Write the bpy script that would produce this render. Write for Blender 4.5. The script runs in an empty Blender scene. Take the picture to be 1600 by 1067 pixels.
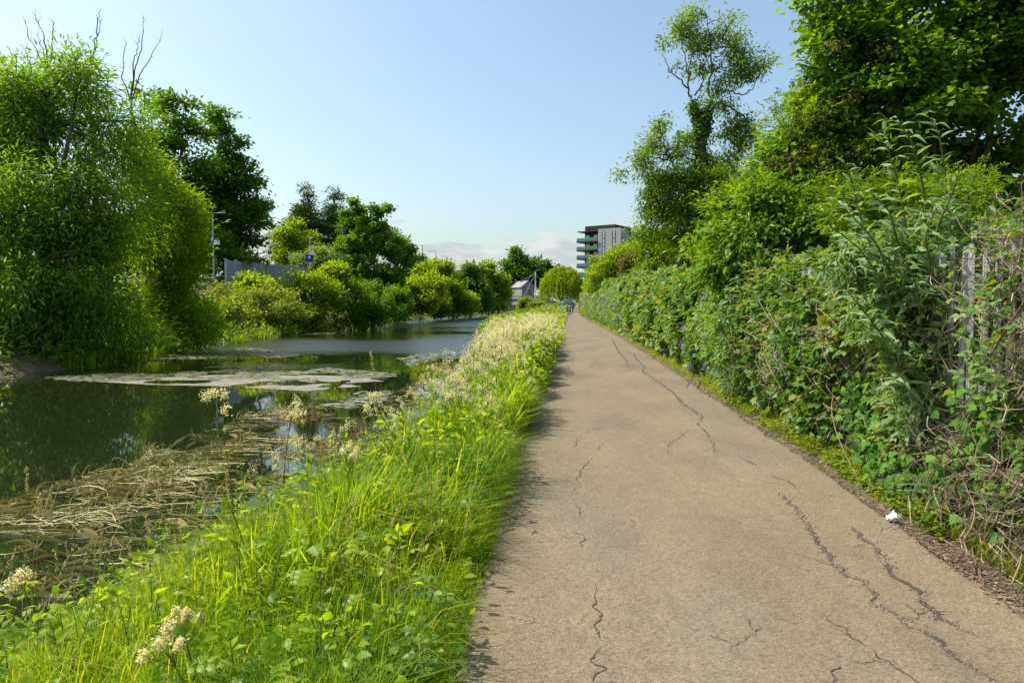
import bpy, bmesh, math
import numpy as np
from mathutils import Vector, Matrix, Euler

# ------------------------------------------------------------------ camera, world, sun, exposure
sc = bpy.context.scene
COL = sc.collection
R = math.radians
EYE = 1.65
F_PX = 1600 * 24.0 / 36.0
YAW, PITCH = R(4.98), R(-3.0)
cam_d = bpy.data.cameras.new('camera'); cam = bpy.data.objects.new('camera', cam_d); COL.objects.link(cam)
cam_d.lens = 24.0; cam_d.sensor_width = 36.0; cam_d.clip_start = 0.05; cam_d.clip_end = 6000
cam.location = (0, 0, EYE); cam.rotation_euler = (math.pi / 2 + PITCH, 0, YAW)
sc.camera = cam

SUN_EL, SUN_AZ = R(55), R(-80)          # azimuth from +Y (along the path), negative = over the canal
w = bpy.data.worlds.new('World'); sc.world = w; w.use_nodes = True
nt = w.node_tree; nt.nodes.clear()
def WN(t): return nt.nodes.new(t)
out = WN('ShaderNodeOutputWorld'); bg = WN('ShaderNodeBackground'); sky = WN('ShaderNodeTexSky')
sky.sky_type = 'NISHITA'; sky.sun_disc = False; sky.sun_elevation = SUN_EL; sky.sun_rotation = SUN_AZ
sky.air_density = 1.1; sky.dust_density = 2.8; sky.ozone_density = 0.35; sky.altitude = 0
bg.inputs['Strength'].default_value = 0.135
tc = WN('ShaderNodeTexCoord'); sep = WN('ShaderNodeSeparateXYZ'); nt.links.new(tc.outputs['Generated'], sep.inputs[0])
mp = WN('ShaderNodeMapping'); mp.inputs['Scale'].default_value = (5, 5, 15); mp.inputs['Location'].default_value = (2.3, .4, 0)
nt.links.new(tc.outputs['Generated'], mp.inputs['Vector'])
nz = WN('ShaderNodeTexNoise'); nz.inputs['Scale'].default_value = 2.1; nz.inputs['Detail'].default_value = 9; nz.inputs['Roughness'].default_value = .56
nt.links.new(mp.outputs[0], nz.inputs['Vector'])
# low fair-weather cumulus all round the horizon
el = WN('ShaderNodeMapRange'); el.inputs['From Min'].default_value = 0.03; el.inputs['From Max'].default_value = 0.14
el.inputs['To Min'].default_value = 0.17; el.inputs['To Max'].default_value = -0.17
nt.links.new(sep.outputs['Z'], el.inputs['Value'])
ad = WN('ShaderNodeMath'); ad.operation = 'ADD'; nt.links.new(nz.outputs['Fac'], ad.inputs[0]); nt.links.new(el.outputs[0], ad.inputs[1])
cr = WN('ShaderNodeMapRange'); cr.interpolation_type = 'SMOOTHSTEP'
cr.inputs['From Min'].default_value = 0.50; cr.inputs['From Max'].default_value = 0.60; cr.inputs['To Max'].default_value = 0.85
nt.links.new(ad.outputs[0], cr.inputs['Value'])
mx = WN('ShaderNodeMix'); mx.data_type = 'RGBA'
nt.links.new(cr.outputs[0], mx.inputs['Factor']); tn = WN('ShaderNodeMix'); tn.data_type = 'RGBA'; tn.blend_type = 'MULTIPLY'; tn.inputs['Factor'].default_value = 1; tn.inputs['B'].default_value = (.98, 1.055, 1.04, 1)
nt.links.new(sky.outputs[0], tn.inputs['A']); nt.links.new(tn.outputs['Result'], mx.inputs['A'])
cn = WN('ShaderNodeTexNoise'); cn.inputs['Scale'].default_value = 3.3; cn.inputs['Detail'].default_value = 6; nt.links.new(mp.outputs[0], cn.inputs['Vector'])
cc = WN('ShaderNodeValToRGB'); cc.color_ramp.elements[0].position = .4; cc.color_ramp.elements[0].color = (2.85, 3.15, 3.4, 1); cc.color_ramp.elements[1].position = .58; cc.color_ramp.elements[1].color = (4.2, 4.2, 4.15, 1)
nt.links.new(cn.outputs['Fac'], cc.inputs[0]); nt.links.new(cc.outputs[0], mx.inputs['B'])
nt.links.new(mx.outputs['Result'], bg.inputs['Color']); nt.links.new(bg.outputs[0], out.inputs[0])

sun_d = bpy.data.lights.new('sun', 'SUN'); sun_d.energy = 4.9; sun_d.angle = R(0.53); sun_d.color = (1, .945, .86)
sun = bpy.data.objects.new('sun', sun_d); COL.objects.link(sun)
sv = Vector((math.sin(SUN_AZ) * math.cos(SUN_EL), math.cos(SUN_AZ) * math.cos(SUN_EL), math.sin(SUN_EL)))
sun.rotation_euler = sv.to_track_quat('Z', 'Y').to_euler(); sun.location = sv * 60

sc.view_settings.view_transform = 'Standard'; sc.view_settings.look = 'None'
sc.view_settings.exposure = 0.57; sc.view_settings.gamma = 1.0
sc.cycles.use_denoising = True; sc.cycles.max_bounces = 7; sc.cycles.diffuse_bounces = 3; sc.cycles.glossy_bounces = 3
sc.cycles.transmission_bounces = 4; sc.cycles.transparent_max_bounces = 8; sc.cycles.caustics_reflective = False; sc.cycles.caustics_refractive = False

rng = np.random.default_rng(11)
U = rng.uniform
# ------------------------------------------------------------------ picture -> place helpers (for surveying positions)
_c = np.array(Euler((math.pi / 2 + PITCH, 0, YAW)).to_matrix())
def ray(px, py):
    return _c @ np.array([(px - 800) / F_PX, -(py - 533.5) / F_PX, -1.0])
def at(px, py, y):
    """the point at distance y down the path that the photograph shows at px, py"""
    d = ray(px, py); return np.array([0, 0, EYE]) + d * (y / d[1])
def atz(px, py, z):
    d = ray(px, py); return np.array([0, 0, EYE]) + d * ((z - EYE) / d[2])

# ------------------------------------------------------------------ the lie of the land
WATER = -0.85
def ss(a, b, x):
    t = np.clip((np.asarray(x, float) - a) / (b - a), 0, 1); return t * t * (3 - 2 * t)
def hash3(ix, iy, iz):
    h = (ix * 374761393 + iy * 668265263 + iz * 2147483647) & 0xffffffff
    h = ((h ^ (h >> 13)) * 1274126177) & 0xffffffff
    return ((h ^ (h >> 16)) & 0xffff) / 65535.0
def vnoise(x, y, z=0.0):
    x, y, z = np.broadcast_arrays(np.asarray(x, float), np.asarray(y, float), np.asarray(z, float))
    ix, iy, iz = [np.floor(a).astype(np.int64) for a in (x, y, z)]
    fx, fy, fz = x - ix, y - iy, z - iz
    fx, fy, fz = [f * f * (3 - 2 * f) for f in (fx, fy, fz)]
    r = 0
    for a in (0, 1):
        for b in (0, 1):
            for c in (0, 1):
                r = r + hash3(ix + a, iy + b, iz + c) * (fx if a else 1 - fx) * (fy if b else 1 - fy) * (fz if c else 1 - fz)
    return r
def fbm(x, y, z=0.0, o=3):
    s, a, t = 0, .5, 0
    for k in range(o):
        s = s + a * vnoise(np.asarray(x) * 2**k + 17 * k, np.asarray(y) * 2**k + 5 * k, np.asarray(z) * 2**k); t += a; a *= .5
    return s / t
def near_edge(y): return np.interp(y, [-60, 3, 5, 7, 8.7, 11, 14, 18, 27, 58, 100, 150, 240, 320], [-4.2, -4.2, -4.0, -3.5, -2.8, -2.35, -2.4, -2.85, -4.2, -8.0, -12.5, -16.5, -18, -18]) + .25 * (fbm(np.asarray(y) * .9, 3) - .5)
def far_edge(y): return np.interp(y, [-60, 0, 27, 58, 100, 150, 240, 320], [-16, -17.5, -20, -24.3, -26.3, -27, -27, -27]) + 1.1 * (fbm(np.asarray(y) * .25, 9) - .5)
def path_l(y): return np.interp(y, [-20, 3, 7, 25, 60, 120, 200, 260], [-.5, -.53, -.6, -.57, -.45, -.5, .2, 3])
def path_r(y): return np.interp(y, [-20, 3, 7, 25, 45, 75, 120, 160, 200, 260], [2.38, 2.38, 2.5, 2.56, 2.45, 1.75, 1.55, 1.9, 2.6, 6])
def ramp(y): return 2.1 * ss(128, 205, y)
def gh(x, y):
    x = np.asarray(x, float); y = np.asarray(y, float)
    ne, fe, pl, pr = near_edge(y), far_edge(y), path_l(y), path_r(y)
    t = np.clip((x - ne) / (pl - .25 - ne), 0, 1)
    bank = WATER - .03 + (.84 + ramp(y)) * (1 - (1 - t)**1.8)
    bed = WATER - .03 - .9 * np.clip(np.minimum(ne - x, x - fe) / 1.6, 0, 1)
    zf = np.interp(y, [-60, 20, 60, 120, 320, 900], [2.6, 3.2, 4.2, 6.3, 13, 13])
    u = fe - x
    far = WATER + .5 * ss(0, 1.2, u) + (zf + .35) * ss(1.0, 11, u)
    r = np.where(x > ne, bank, np.where(x < fe, far, bed))
    right = ramp(y) * ss(60, 25, x) + .06 * ss(.15, .5, x - pr) + .22 * ss(.7, 2.5, x - pr)
    r = np.where(x > pl - .25, ramp(y) - .012 - .03 * ss(0, .1, x - pl) * ss(0, .1, pr - x), r)
    r = np.where(x > pr, right - .012, r)
    return r
def g1(x, y): return float(gh(x, y))
# ------------------------------------------------------------------ mesh building
ORG = {}
def link(o): COL.objects.link(o); return o
def tag(o, label=None, cat=None, group=None, kind=None):
    if label: o['label'] = label
    if cat: o['category'] = cat
    if group: o['group'] = group
    if kind: o['kind'] = kind
    return o
def thing(name, label, cat, loc, group=None):
    o = link(bpy.data.objects.new(name, None)); o.location = [float(v) for v in loc]; o.empty_display_size = .3
    ORG[o.name] = np.array(loc, float)
    return tag(o, label, cat, group)
class MB:
    def __init__(s): s.v = []; s.f = []; s.t = []; s.m = []; s.n = 0
    def add(s, V, F, t=0.5, m=0):
        V = np.asarray(V, float).reshape(-1, 3); F = np.asarray(F, np.int64)
        s.v.append(V); s.f.append(F + s.n); s.m.append(np.full(len(F), m, np.int32))
        s.t.append(np.broadcast_to(np.asarray(t, float), (len(V),)).copy()); s.n += len(V)
    def inst(s, T, P, M, S, tint, m=0):
        """N copies of template T=(verts, faces): rotation M (N,3,3), scale S (N) or (N,3), position P"""
        TV, TF = T; N = len(P)
        if N == 0: return
        S = np.asarray(S, float)
        S = S[:, None] * np.ones(3) if S.ndim == 1 else S
        L = TV[None] * S[:, None, :]
        V = np.einsum('nij,nvj->nvi', M, L) + P[:, None, :]
        F = (TF[None] + (np.arange(N) * len(TV))[:, None, None]).reshape(-1, TF.shape[1])
        s.add(V.reshape(-1, 3), F, np.repeat(tint, len(TV)), m)
    def tube(s, pts, rad, n=6, t=.5, m=0, cap=True):
        pts = np.asarray(pts, float); k = len(pts); rad = np.broadcast_to(np.asarray(rad, float), (k,))
        tg = np.gradient(pts, axis=0); tg /= np.linalg.norm(tg, axis=1)[:, None] + 1e-9
        ref = np.array([0, 0, 1.0]) if abs(tg[0, 2]) < .9 else np.array([1.0, 0, 0])
        a = np.cross(tg, ref); a /= np.linalg.norm(a, axis=1)[:, None] + 1e-9; b = np.cross(tg, a)
        an = np.linspace(0, 2 * np.pi, n, endpoint=False)
        V = pts[:, None] + rad[:, None, None] * (np.cos(an)[None, :, None] * a[:, None] + np.sin(an)[None, :, None] * b[:, None])
        i = np.arange(k - 1)[:, None] * n; j = np.arange(n)[None]; j2 = (j + 1) % n
        F = np.stack([i + j, i + j2, i + n + j2, i + n + j], -1).reshape(-1, 4)
        s.add(V.reshape(-1, 3), F, t, m)
        if cap:
            for e in (0, k - 1):
                c = s.n; s.add(np.vstack([pts[e], V[e]]), [[0, 1 + q, 1 + (q + 1) % n] for q in range(n)], t, m)
    def sticks(s, A, B, ra, rb, n=3, t=.5, m=0):
        A = np.asarray(A, float); B = np.asarray(B, float); N = len(A)
        if N == 0: return
        d = B - A; d /= np.linalg.norm(d, axis=1)[:, None] + 1e-9
        ref = np.where(np.abs(d[:, 2:3]) < .9, [[0, 0, 1.0]], [[1.0, 0, 0]])
        a = np.cross(d, ref); a /= np.linalg.norm(a, axis=1)[:, None] + 1e-9; b = np.cross(d, a)
        an = np.linspace(0, 2 * np.pi, n, endpoint=False)
        ring = np.cos(an)[None, :, None] * a[:, None] + np.sin(an)[None, :, None] * b[:, None]
        ra = np.broadcast_to(ra, (N,))[:, None, None]; rb = np.broadcast_to(rb, (N,))[:, None, None]
        V = np.concatenate([A[:, None] + ring * ra, B[:, None] + ring * rb], 1)
        q = np.arange(n); q2 = (q + 1) % n
        F = np.stack([q, q2, n + q2, n + q], -1)[None] + (np.arange(N) * 2 * n)[:, None, None]
        s.add(V.reshape(-1, 3), F.reshape(-1, 4), np.repeat(np.broadcast_to(t, (N,)), 2 * n), m)
    def box(s, lo, hi, t=.5, m=0, M=None, o=(0, 0, 0)):
        lo = np.asarray(lo, float); hi = np.asarray(hi, float)
        V = np.array([[x, y, z] for z in (0, 1) for y in (0, 1) for x in (0, 1)], float) * (hi - lo) + lo
        if M is not None: V = V @ np.asarray(M).T
        s.add(V + np.asarray(o), [[0, 2, 3, 1], [4, 5, 7, 6], [0, 1, 5, 4], [2, 6, 7, 3], [0, 4, 6, 2], [1, 3, 7, 5]], t, m)
    def build(s, name, mats, parent=None, smooth=False, org=None, bevel=0):
        o_ = ORG.get(parent.name) if (parent is not None and org is None) else org
        V = np.concatenate(s.v) if s.v else np.zeros((0, 3))
        if o_ is not None: V = V - np.asarray(o_)
        me = bpy.data.meshes.new(name)
        me.vertices.add(len(V)); me.vertices.foreach_set('co', V.astype(np.float32).ravel())
        tot = np.concatenate([np.full(len(f), f.shape[1], np.int32) for f in s.f]); lo = np.concatenate([f.ravel() for f in s.f]).astype(np.int32)
        st = np.concatenate([[0], np.cumsum(tot)[:-1]]).astype(np.int32)
        me.loops.add(len(lo)); me.loops.foreach_set('vertex_index', lo)
        me.polygons.add(len(tot)); me.polygons.foreach_set('loop_start', st)
        me.polygons.foreach_set('loop_total', tot)
        me.polygons.foreach_set('material_index', np.concatenate(s.m))
        me.polygons.foreach_set('use_smooth', np.full(len(tot), smooth, bool))
        a = me.attributes.new('tint', 'FLOAT', 'POINT'); a.data.foreach_set('value', np.concatenate(s.t).astype(np.float32))
        me.update(calc_edges=True)
        for mt in (mats if isinstance(mats, (list, tuple)) else [mats]): me.materials.append(mt)
        o = link(bpy.data.objects.new(name, me))
        if parent is not None:
            o.parent = parent; ORG[o.name] = ORG.get(parent.name, np.zeros(3))
        if bevel:
            b = o.modifiers.new('bevel', 'BEVEL'); b.width = bevel; b.segments = 2; b.limit_method = 'ANGLE'
        return o
def copy_tree(o, parent=None):
    c = link(o.copy()); c.parent = parent
    if parent is not None: c.matrix_parent_inverse = o.matrix_parent_inverse.copy()
    for ch in list(o.children): copy_tree(ch, c)
    return c

def unit(n):
    v = rng.normal(size=(n, 3)); return v / np.linalg.norm(v, axis=1)[:, None]
def nrm(v): return v / (np.linalg.norm(v, axis=-1, keepdims=True) + 1e-9)
def orient(D, N):
    """columns: leaf width, leaf length (along D), leaf face normal (near N)"""
    y = nrm(D); x = nrm(np.cross(y, N + 1e-4)); z = np.cross(x, y)
    return np.stack([x, y, z], -1)
def yawM(a):
    c, s_ = np.cos(a), np.sin(a); z = np.zeros_like(c); o = np.ones_like(c)
    return np.stack([np.stack([c, -s_, z], -1), np.stack([s_, c, z], -1), np.stack([z, z, o], -1)], -2)
def tpl(V, F): return (np.array(V, float), np.array(F, np.int64))
def rhomb(wd): return tpl([(0, 0, 0), (-wd / 2, .45, .07), (0, 1, -.08), (wd / 2, .45, .07)], [(0, 3, 2), (0, 2, 1)])
def ovate(wd, droop=.15, fold=.06):
    V = [(0, 0, 0), (0, .33, .02), (0, .68, -.2 * droop), (0, 1, -droop), (-wd * .47, .28, fold), (-wd * .36, .64, fold * .6 - .2 * droop), (wd * .47, .28, fold), (wd * .36, .64, fold * .6 - .2 * droop)]
    return tpl(V, [(0, 6, 1), (1, 6, 7), (1, 7, 2), (2, 7, 3), (0, 1, 4), (1, 5, 4), (1, 2, 5), (2, 3, 5)])
def lobed(k=5, deep=.5):
    V = [(0, .35, .02)]; F = []
    n = 2 * k + 1
    for i in range(n):
        a = -math.pi * .86 + 2 * math.pi * .86 * i / (n - 1)
        r = (.62 if i % 2 else .62 * deep) * (1.08 - .28 * abs(a) / math.pi)
        if i in (0, n - 1): r = .3
        V.append((math.sin(a) * r, .35 + math.cos(a) * r, -.05 * (i % 2)))
    for i in range(n - 1): F.append((0, i + 2, i + 1))
    F.append((0, 1, n))
    return tpl(V, F)
def combine(parts):
    V, F, n = [], [], 0
    for (tv, tf), M, p in parts:
        V.append(tv @ np.asarray(M).T + np.asarray(p)); F.append(tf + n); n += len(tv)
    return (np.concatenate(V), np.concatenate(F))
def rz(a): return np.array([[math.cos(a), -math.sin(a), 0], [math.sin(a), math.cos(a), 0], [0, 0, 1]])
def ry(a): return np.array([[math.cos(a), 0, math.sin(a)], [0, 1, 0], [-math.sin(a), 0, math.cos(a)]])
RH4, RH6, RH2, RH8 = rhomb(.4), rhomb(.6), rhomb(.2), rhomb(.85)
OV6, OV4, OV3, OV8 = ovate(.6), ovate(.42, .25), ovate(.26, .35), ovate(.8)
LOB5, LOB3 = lobed(5, .55), lobed(3, .62)
def trifol(o=OV6): return combine([(o, np.eye(3) * .62, (0, .38, 0)), (o, rz(1.15) @ ry(.15) * .5, (-.02, .34, 0)), (o, rz(-1.15) @ ry(-.15) * .5, (.02, .34, 0))])
LF4 = tpl([(0, 0, 0), (0, .5, -.02), (0, 1, -.12), (-.3, .4, .05), (.3, .4, .05)], [(0, 4, 1), (1, 4, 2), (0, 1, 3), (1, 2, 3)])
LF4N = tpl([(0, 0, 0), (0, .5, -.03), (0, 1, -.2), (-.21, .4, .05), (.21, .4, .05)], [(0, 4, 1), (1, 4, 2), (0, 1, 3), (1, 2, 3)])
LF4B = tpl([(0, 0, 0), (0, .5, -.02), (0, 1, -.12), (-.46, .42, .03), (.46, .42, .03)], [(0, 4, 1), (1, 4, 2), (0, 1, 3), (1, 2, 3)])
TRI = trifol(); TRI4 = trifol(LF4)
TRI_LO = combine([(RH8, np.eye(3) * .62, (0, .38, 0)), (RH8, rz(1.15) * .5, (0, .34, 0)), (RH8, rz(-1.15) * .5, (0, .34, 0))])
def pinnate(o, pairs, step, sz, a0=1.0):
    ps = [(o, np.eye(3) * sz * 1.25, (0, 1 - sz, -.12))]
    for i in range(pairs):
        y = .18 + step * i
        for sgn in (1, -1): ps.append((o, rz(sgn * a0) @ ry(sgn * -.2) * sz * (.75 + .1 * i), (0, y, -.1 * y * y)))
    return combine(ps)
PIN = pinnate(RH4, 2, .28, .42)
PINW = pinnate(OV6, 3, .2, .36)
def blade(bend, wd, seg=3):
    V, F = [], []
    for i in range(seg):
        t = i / seg; h = t * (1 - .22 * bend * t); f = bend * t**2.0
        V += [(-wd / 2 * (1 - .75 * t), f, h), (wd / 2 * (1 - .75 * t), f, h)]
    V.append((0, bend * .98, 1 - .42 * bend))
    for i in range(seg - 1):
        a = 2 * i; F += [(a, a + 1, a + 3), (a, a + 3, a + 2)]
    F.append((2 * seg - 2, 2 * seg - 1, 2 * seg))
    return tpl(V, F)

# ------------------------------------------------------------------ materials
def mat(name):
    m = bpy.data.materials.new(name); m.use_nodes = True
    return m, m.node_tree.nodes, m.node_tree.links, m.node_tree.nodes['Principled BSDF']
def ramp_node(N, cols):
    r = N.new('ShaderNodeValToRGB'); e = r.color_ramp.elements
    while len(e) < len(cols): e.new(.5)
    for i, c in enumerate(cols):
        e[i].position = i / (len(cols) - 1) if len(c) == 3 else c[3]; e[i].color = (*c[:3], 1)
    return r
def leafmat(name, cols, tr=.42, warm=(1.95, 1.75, .36), rough=.5, spec=.35, gm=(1.28, 1.38, .52)):
    """leaf tissue: per-leaf tint, part of the light passes through"""
    m, N, L, b = mat(name)
    a = N.new('ShaderNodeAttribute'); a.attribute_name = 'tint'
    r = ramp_node(N, [(c[0] * gm[0], c[1] * gm[1], c[2] * gm[2]) for c in cols]); L.new(a.outputs['Fac'], r.inputs[0]); L.new(r.outputs[0], b.inputs['Base Color'])
    b.inputs['Roughness'].default_value = rough; b.inputs['Specular IOR Level'].default_value = spec * .55
    t = N.new('ShaderNodeBsdfTranslucent'); mu = N.new('ShaderNodeMix'); mu.data_type = 'RGBA'; mu.blend_type = 'MULTIPLY'; mu.inputs['Factor'].default_value = 1
    L.new(r.outputs[0], mu.inputs['A']); mu.inputs['B'].default_value = (*warm, 1); L.new(mu.outputs['Result'], t.inputs['Color'])
    x = N.new('ShaderNodeMixShader'); x.inputs[0].default_value = tr * (1.16 if gm[0] > 1.3 else 1.1 if gm[0] > 1.02 else 1)
    L.new(b.outputs[0], x.inputs[1]); L.new(t.outputs[0], x.inputs[2]); L.new(x.outputs[0], N['Material Output'].inputs[0])
    return m
def noisy(name, c1, c2, scale=8, rough=.8, bump=.0, detail=5, spec=.3, metal=0, coord='Object', stretch=None):
    m, N, L, b = mat(name)
    tc = N.new('ShaderNodeTexCoord'); n = N.new('ShaderNodeTexNoise'); n.inputs['Scale'].default_value = scale; n.inputs['Detail'].default_value = detail
    if stretch:
        mp = N.new('ShaderNodeMapping'); mp.inputs['Scale'].default_value = stretch; L.new(tc.outputs[coord], mp.inputs[0]); L.new(mp.outputs[0], n.inputs['Vector'])
    else: L.new(tc.outputs[coord], n.inputs['Vector'])
    r = ramp_node(N, [(*c1, .3), (*c2, .7)]); L.new(n.outputs['Fac'], r.inputs[0]); L.new(r.outputs[0], b.inputs['Base Color'])
    b.inputs['Roughness'].default_value = rough; b.inputs['Specular IOR Level'].default_value = spec; b.inputs['Metallic'].default_value = metal
    if bump:
        bp = N.new('ShaderNodeBump'); bp.inputs['Strength'].default_value = bump; bp.inputs['Distance'].default_value = .02
        L.new(n.outputs['Fac'], bp.inputs['Height']); L.new(bp.outputs[0], b.inputs['Normal'])
    return m
G = {}
G['willow'] = leafmat('willow_leaf', [(.045, .1, .02), (.085, .165, .025), (.14, .22, .04), (.21, .28, .13)], gm=(1.22, 1.36, .62), tr=.48, rough=.42, spec=.5)
G['osier'] = leafmat('osier_leaf', [(.06, .12, .012), (.12, .19, .016), (.2, .26, .022)], gm=(1.4, 1.42, .5), tr=.48)
G['alder'] = leafmat('alder_leaf', [(.032, .078, .014), (.055, .12, .017), (.1, .175, .02)], tr=.42)
G['syc'] = leafmat('sycamore_leaf', [(.035, .085, .014), (.075, .15, .016), (.14, .22, .016)], tr=.45)
G['shrub'] = leafmat('shrub_leaf', [(.055, .115, .016), (.1, .17, .02), (.16, .225, .028), (.2, .22, .05)], gm=(1.4, 1.42, .5), tr=.48)
G['brshrub'] = leafmat('bank_bramble_leaf', [(.065, .11, .025), (.12, .165, .045), (.19, .22, .09), (.24, .22, .12)], tr=.42)
G['far'] = leafmat('distant_leaf', [(.03, .075, .022), (.055, .12, .03), (.1, .17, .04)], tr=.36)
G['fardark'] = leafmat('dark_distant_leaf', [(.018, .05, .02), (.03, .075, .026), (.05, .1, .03)], tr=.3)
G['weep'] = leafmat('weeping_willow_leaf', [(.07, .13, .012), (.15, .21, .016), (.24, .28, .025)], gm=(1.4, 1.42, .5), tr=.45)
G['fir'] = leafmat('conifer_needle', [(.02, .05, .022), (.035, .075, .03), (.06, .1, .035)], tr=.2)
G['ash'] = leafmat('ash_leaf', [(.05, .1, .016), (.095, .16, .02), (.17, .23, .03)], tr=.48)
G['elder'] = leafmat('elder_leaf', [(.045, .095, .012), (.1, .165, .016), (.17, .225, .02)], tr=.46, rough=.42, spec=.45)
G['glossy'] = leafmat('dogwood_leaf', [(.048, .105, .014), (.085, .16, .02), (.13, .21, .03)], tr=.4, rough=.36, spec=.5)
G['bramble'] = leafmat('bramble_leaf', [(.045, .105, .03), (.085, .16, .05), (.14, .215, .09), (.2, .19, .09)], gm=(1.2, 1.24, .7), tr=.34, rough=.45, spec=.45)
G['budd'] = leafmat('buddleia_leaf', [(.07, .13, .055), (.12, .185, .085), (.19, .25, .14)], tr=.36, rough=.5, spec=.6, gm=(1.3, 1.38, 1.05))
G['ivy'] = leafmat('ivy_leaf', [(.022, .065, .016), (.05, .115, .024), (.1, .18, .04)], tr=.3, rough=.55, spec=.3)
G['verge'] = leafmat('verge_weed_leaf', [(.08, .15, .012), (.15, .22, .018), (.25, .28, .03)], gm=(1.15, 1.12, .8), tr=.45)
G['grass'] = leafmat('grass_blade', [(.06, .125, .016), (.125, .205, .02), (.21, .27, .03), (.34, .3, .1)], gm=(1.4, 1.42, .5), tr=.46, rough=.42, spec=.4)
G['horse'] = leafmat('horsetail_needle', [(.085, .155, .012), (.145, .22, .015), (.21, .27, .02)], gm=(1.4, 1.42, .5), tr=.5, rough=.45)
G['herb'] = leafmat('herb_leaf', [(.05, .115, .014), (.105, .175, .018), (.18, .25, .03), (.22, .26, .04)], gm=(1.4, 1.42, .5), tr=.45, rough=.4, spec=.45)
G['cream'] = leafmat('cream_blossom', [(.6, .52, .2), (.8, .73, .4), (.88, .84, .6)], gm=(1, 1, 1), tr=.5, warm=(1.1, 1.05, .8), rough=.8, spec=.1)
G['straw'] = leafmat('dry_grass', [(.3, .2, .08), (.48, .36, .17), (.62, .52, .3)], gm=(1, 1, 1), tr=.3, warm=(1.1, 1, .7), rough=.6, spec=.3)
G['reed'] = leafmat('dead_reed', [(.13, .105, .022), (.3, .245, .065), (.5, .43, .19), (.22, .25, .035)], gm=(1, 1, 1), tr=.1, warm=(1.1, 1, .6), rough=.5, spec=.35)
G['brown'] = leafmat('brown_reed', [(.09, .05, .018), (.2, .12, .04), (.3, .2, .07)], gm=(1, 1, 1), tr=.2, warm=(1.1, 1, .7), rough=.6)
G['rust'] = leafmat('brown_elder_berries', [(.16, .14, .03), (.24, .19, .05), (.3, .25, .07)], gm=(1, 1, 1), tr=.25, warm=(1.1, 1, .7), rough=.7)
G['purple'] = leafmat('purple_blossom', [(.16, .07, .3), (.3, .15, .46), (.46, .28, .58)], gm=(1, 1, 1), tr=.35, warm=(1, .9, 1.1), rough=.8, spec=.1)
G['violet'] = leafmat('violet_blossom', [(.12, .04, .32), (.22, .08, .45)], gm=(1, 1, 1), tr=.35, warm=(1, .9, 1.1), rough=.8, spec=.1)
G['pinkish'] = leafmat('faded_blossom', [(.3, .2, .2), (.45, .33, .34)], gm=(1, 1, 1), tr=.3, warm=(1, .9, 1), rough=.8, spec=.1)
G['tangle'] = leafmat('dry_vine', [(.09, .065, .045), (.19, .14, .095), (.38, .3, .21)], gm=(1, 1, 1), tr=.05, warm=(1, 1, 1), rough=.75, spec=.2)
G['copper'] = leafmat('purple_tree_leaf', [(.02, .014, .02), (.035, .022, .03), (.05, .03, .04)], gm=(1, 1, 1), tr=.2, warm=(1.2, 1, 1))
G['stem'] = leafmat('green_stem', [(.07, .11, .025), (.12, .16, .035), (.2, .13, .06)], gm=(1, 1, 1), tr=.1, rough=.5)
G['cane'] = leafmat('bramble_cane', [(.12, .06, .04), (.2, .12, .07), (.16, .19, .06)], gm=(1, 1, 1), tr=.05, rough=.5)
G['pad'] = leafmat('lily_pad', [(.1, .12, .05), (.16, .18, .09), (.22, .22, .13), (.28, .25, .17)], gm=(1, 1, 1), tr=.1, rough=.35, spec=.5)
G['bark'] = noisy('bark', (.06, .045, .03), (.14, .11, .08), 6, .9, .6, stretch=(4, 4, .8))
G['greybark'] = noisy('dead_grey_bark', (.09, .07, .06), (.17, .14, .12), 9, .85, .4)
G['conc'] = noisy('concrete_panel', (.3, .33, .36), (.4, .43, .46), 1.5, .8, .15)
G['galv'] = noisy('galvanised_steel', (.42, .45, .47), (.56, .59, .6), 5, .45, 0, metal=.35, spec=.5)
G['fence'] = noisy('weathered_steel_pale', (.25, .26, .25), (.4, .41, .4), 7, .55, .1, metal=.15, spec=.4, stretch=(1, 1, .25))
G['darksteel'] = noisy('dark_painted_steel', (.02, .022, .024), (.04, .042, .045), 6, .4)
G['yellow'] = noisy('yellow_paint', (.6, .36, .02), (.7, .44, .03), 5, .5)
G['blue'] = noisy('blue_sign', (.02, .035, .2), (.03, .05, .26), 5, .4)
G['white'] = noisy('white_paint', (.72, .73, .74), (.8, .81, .82), 4, .5)
G['soil'] = noisy('soil', (.05, .036, .02), (.13, .095, .055), 30, .95, .5)
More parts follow.
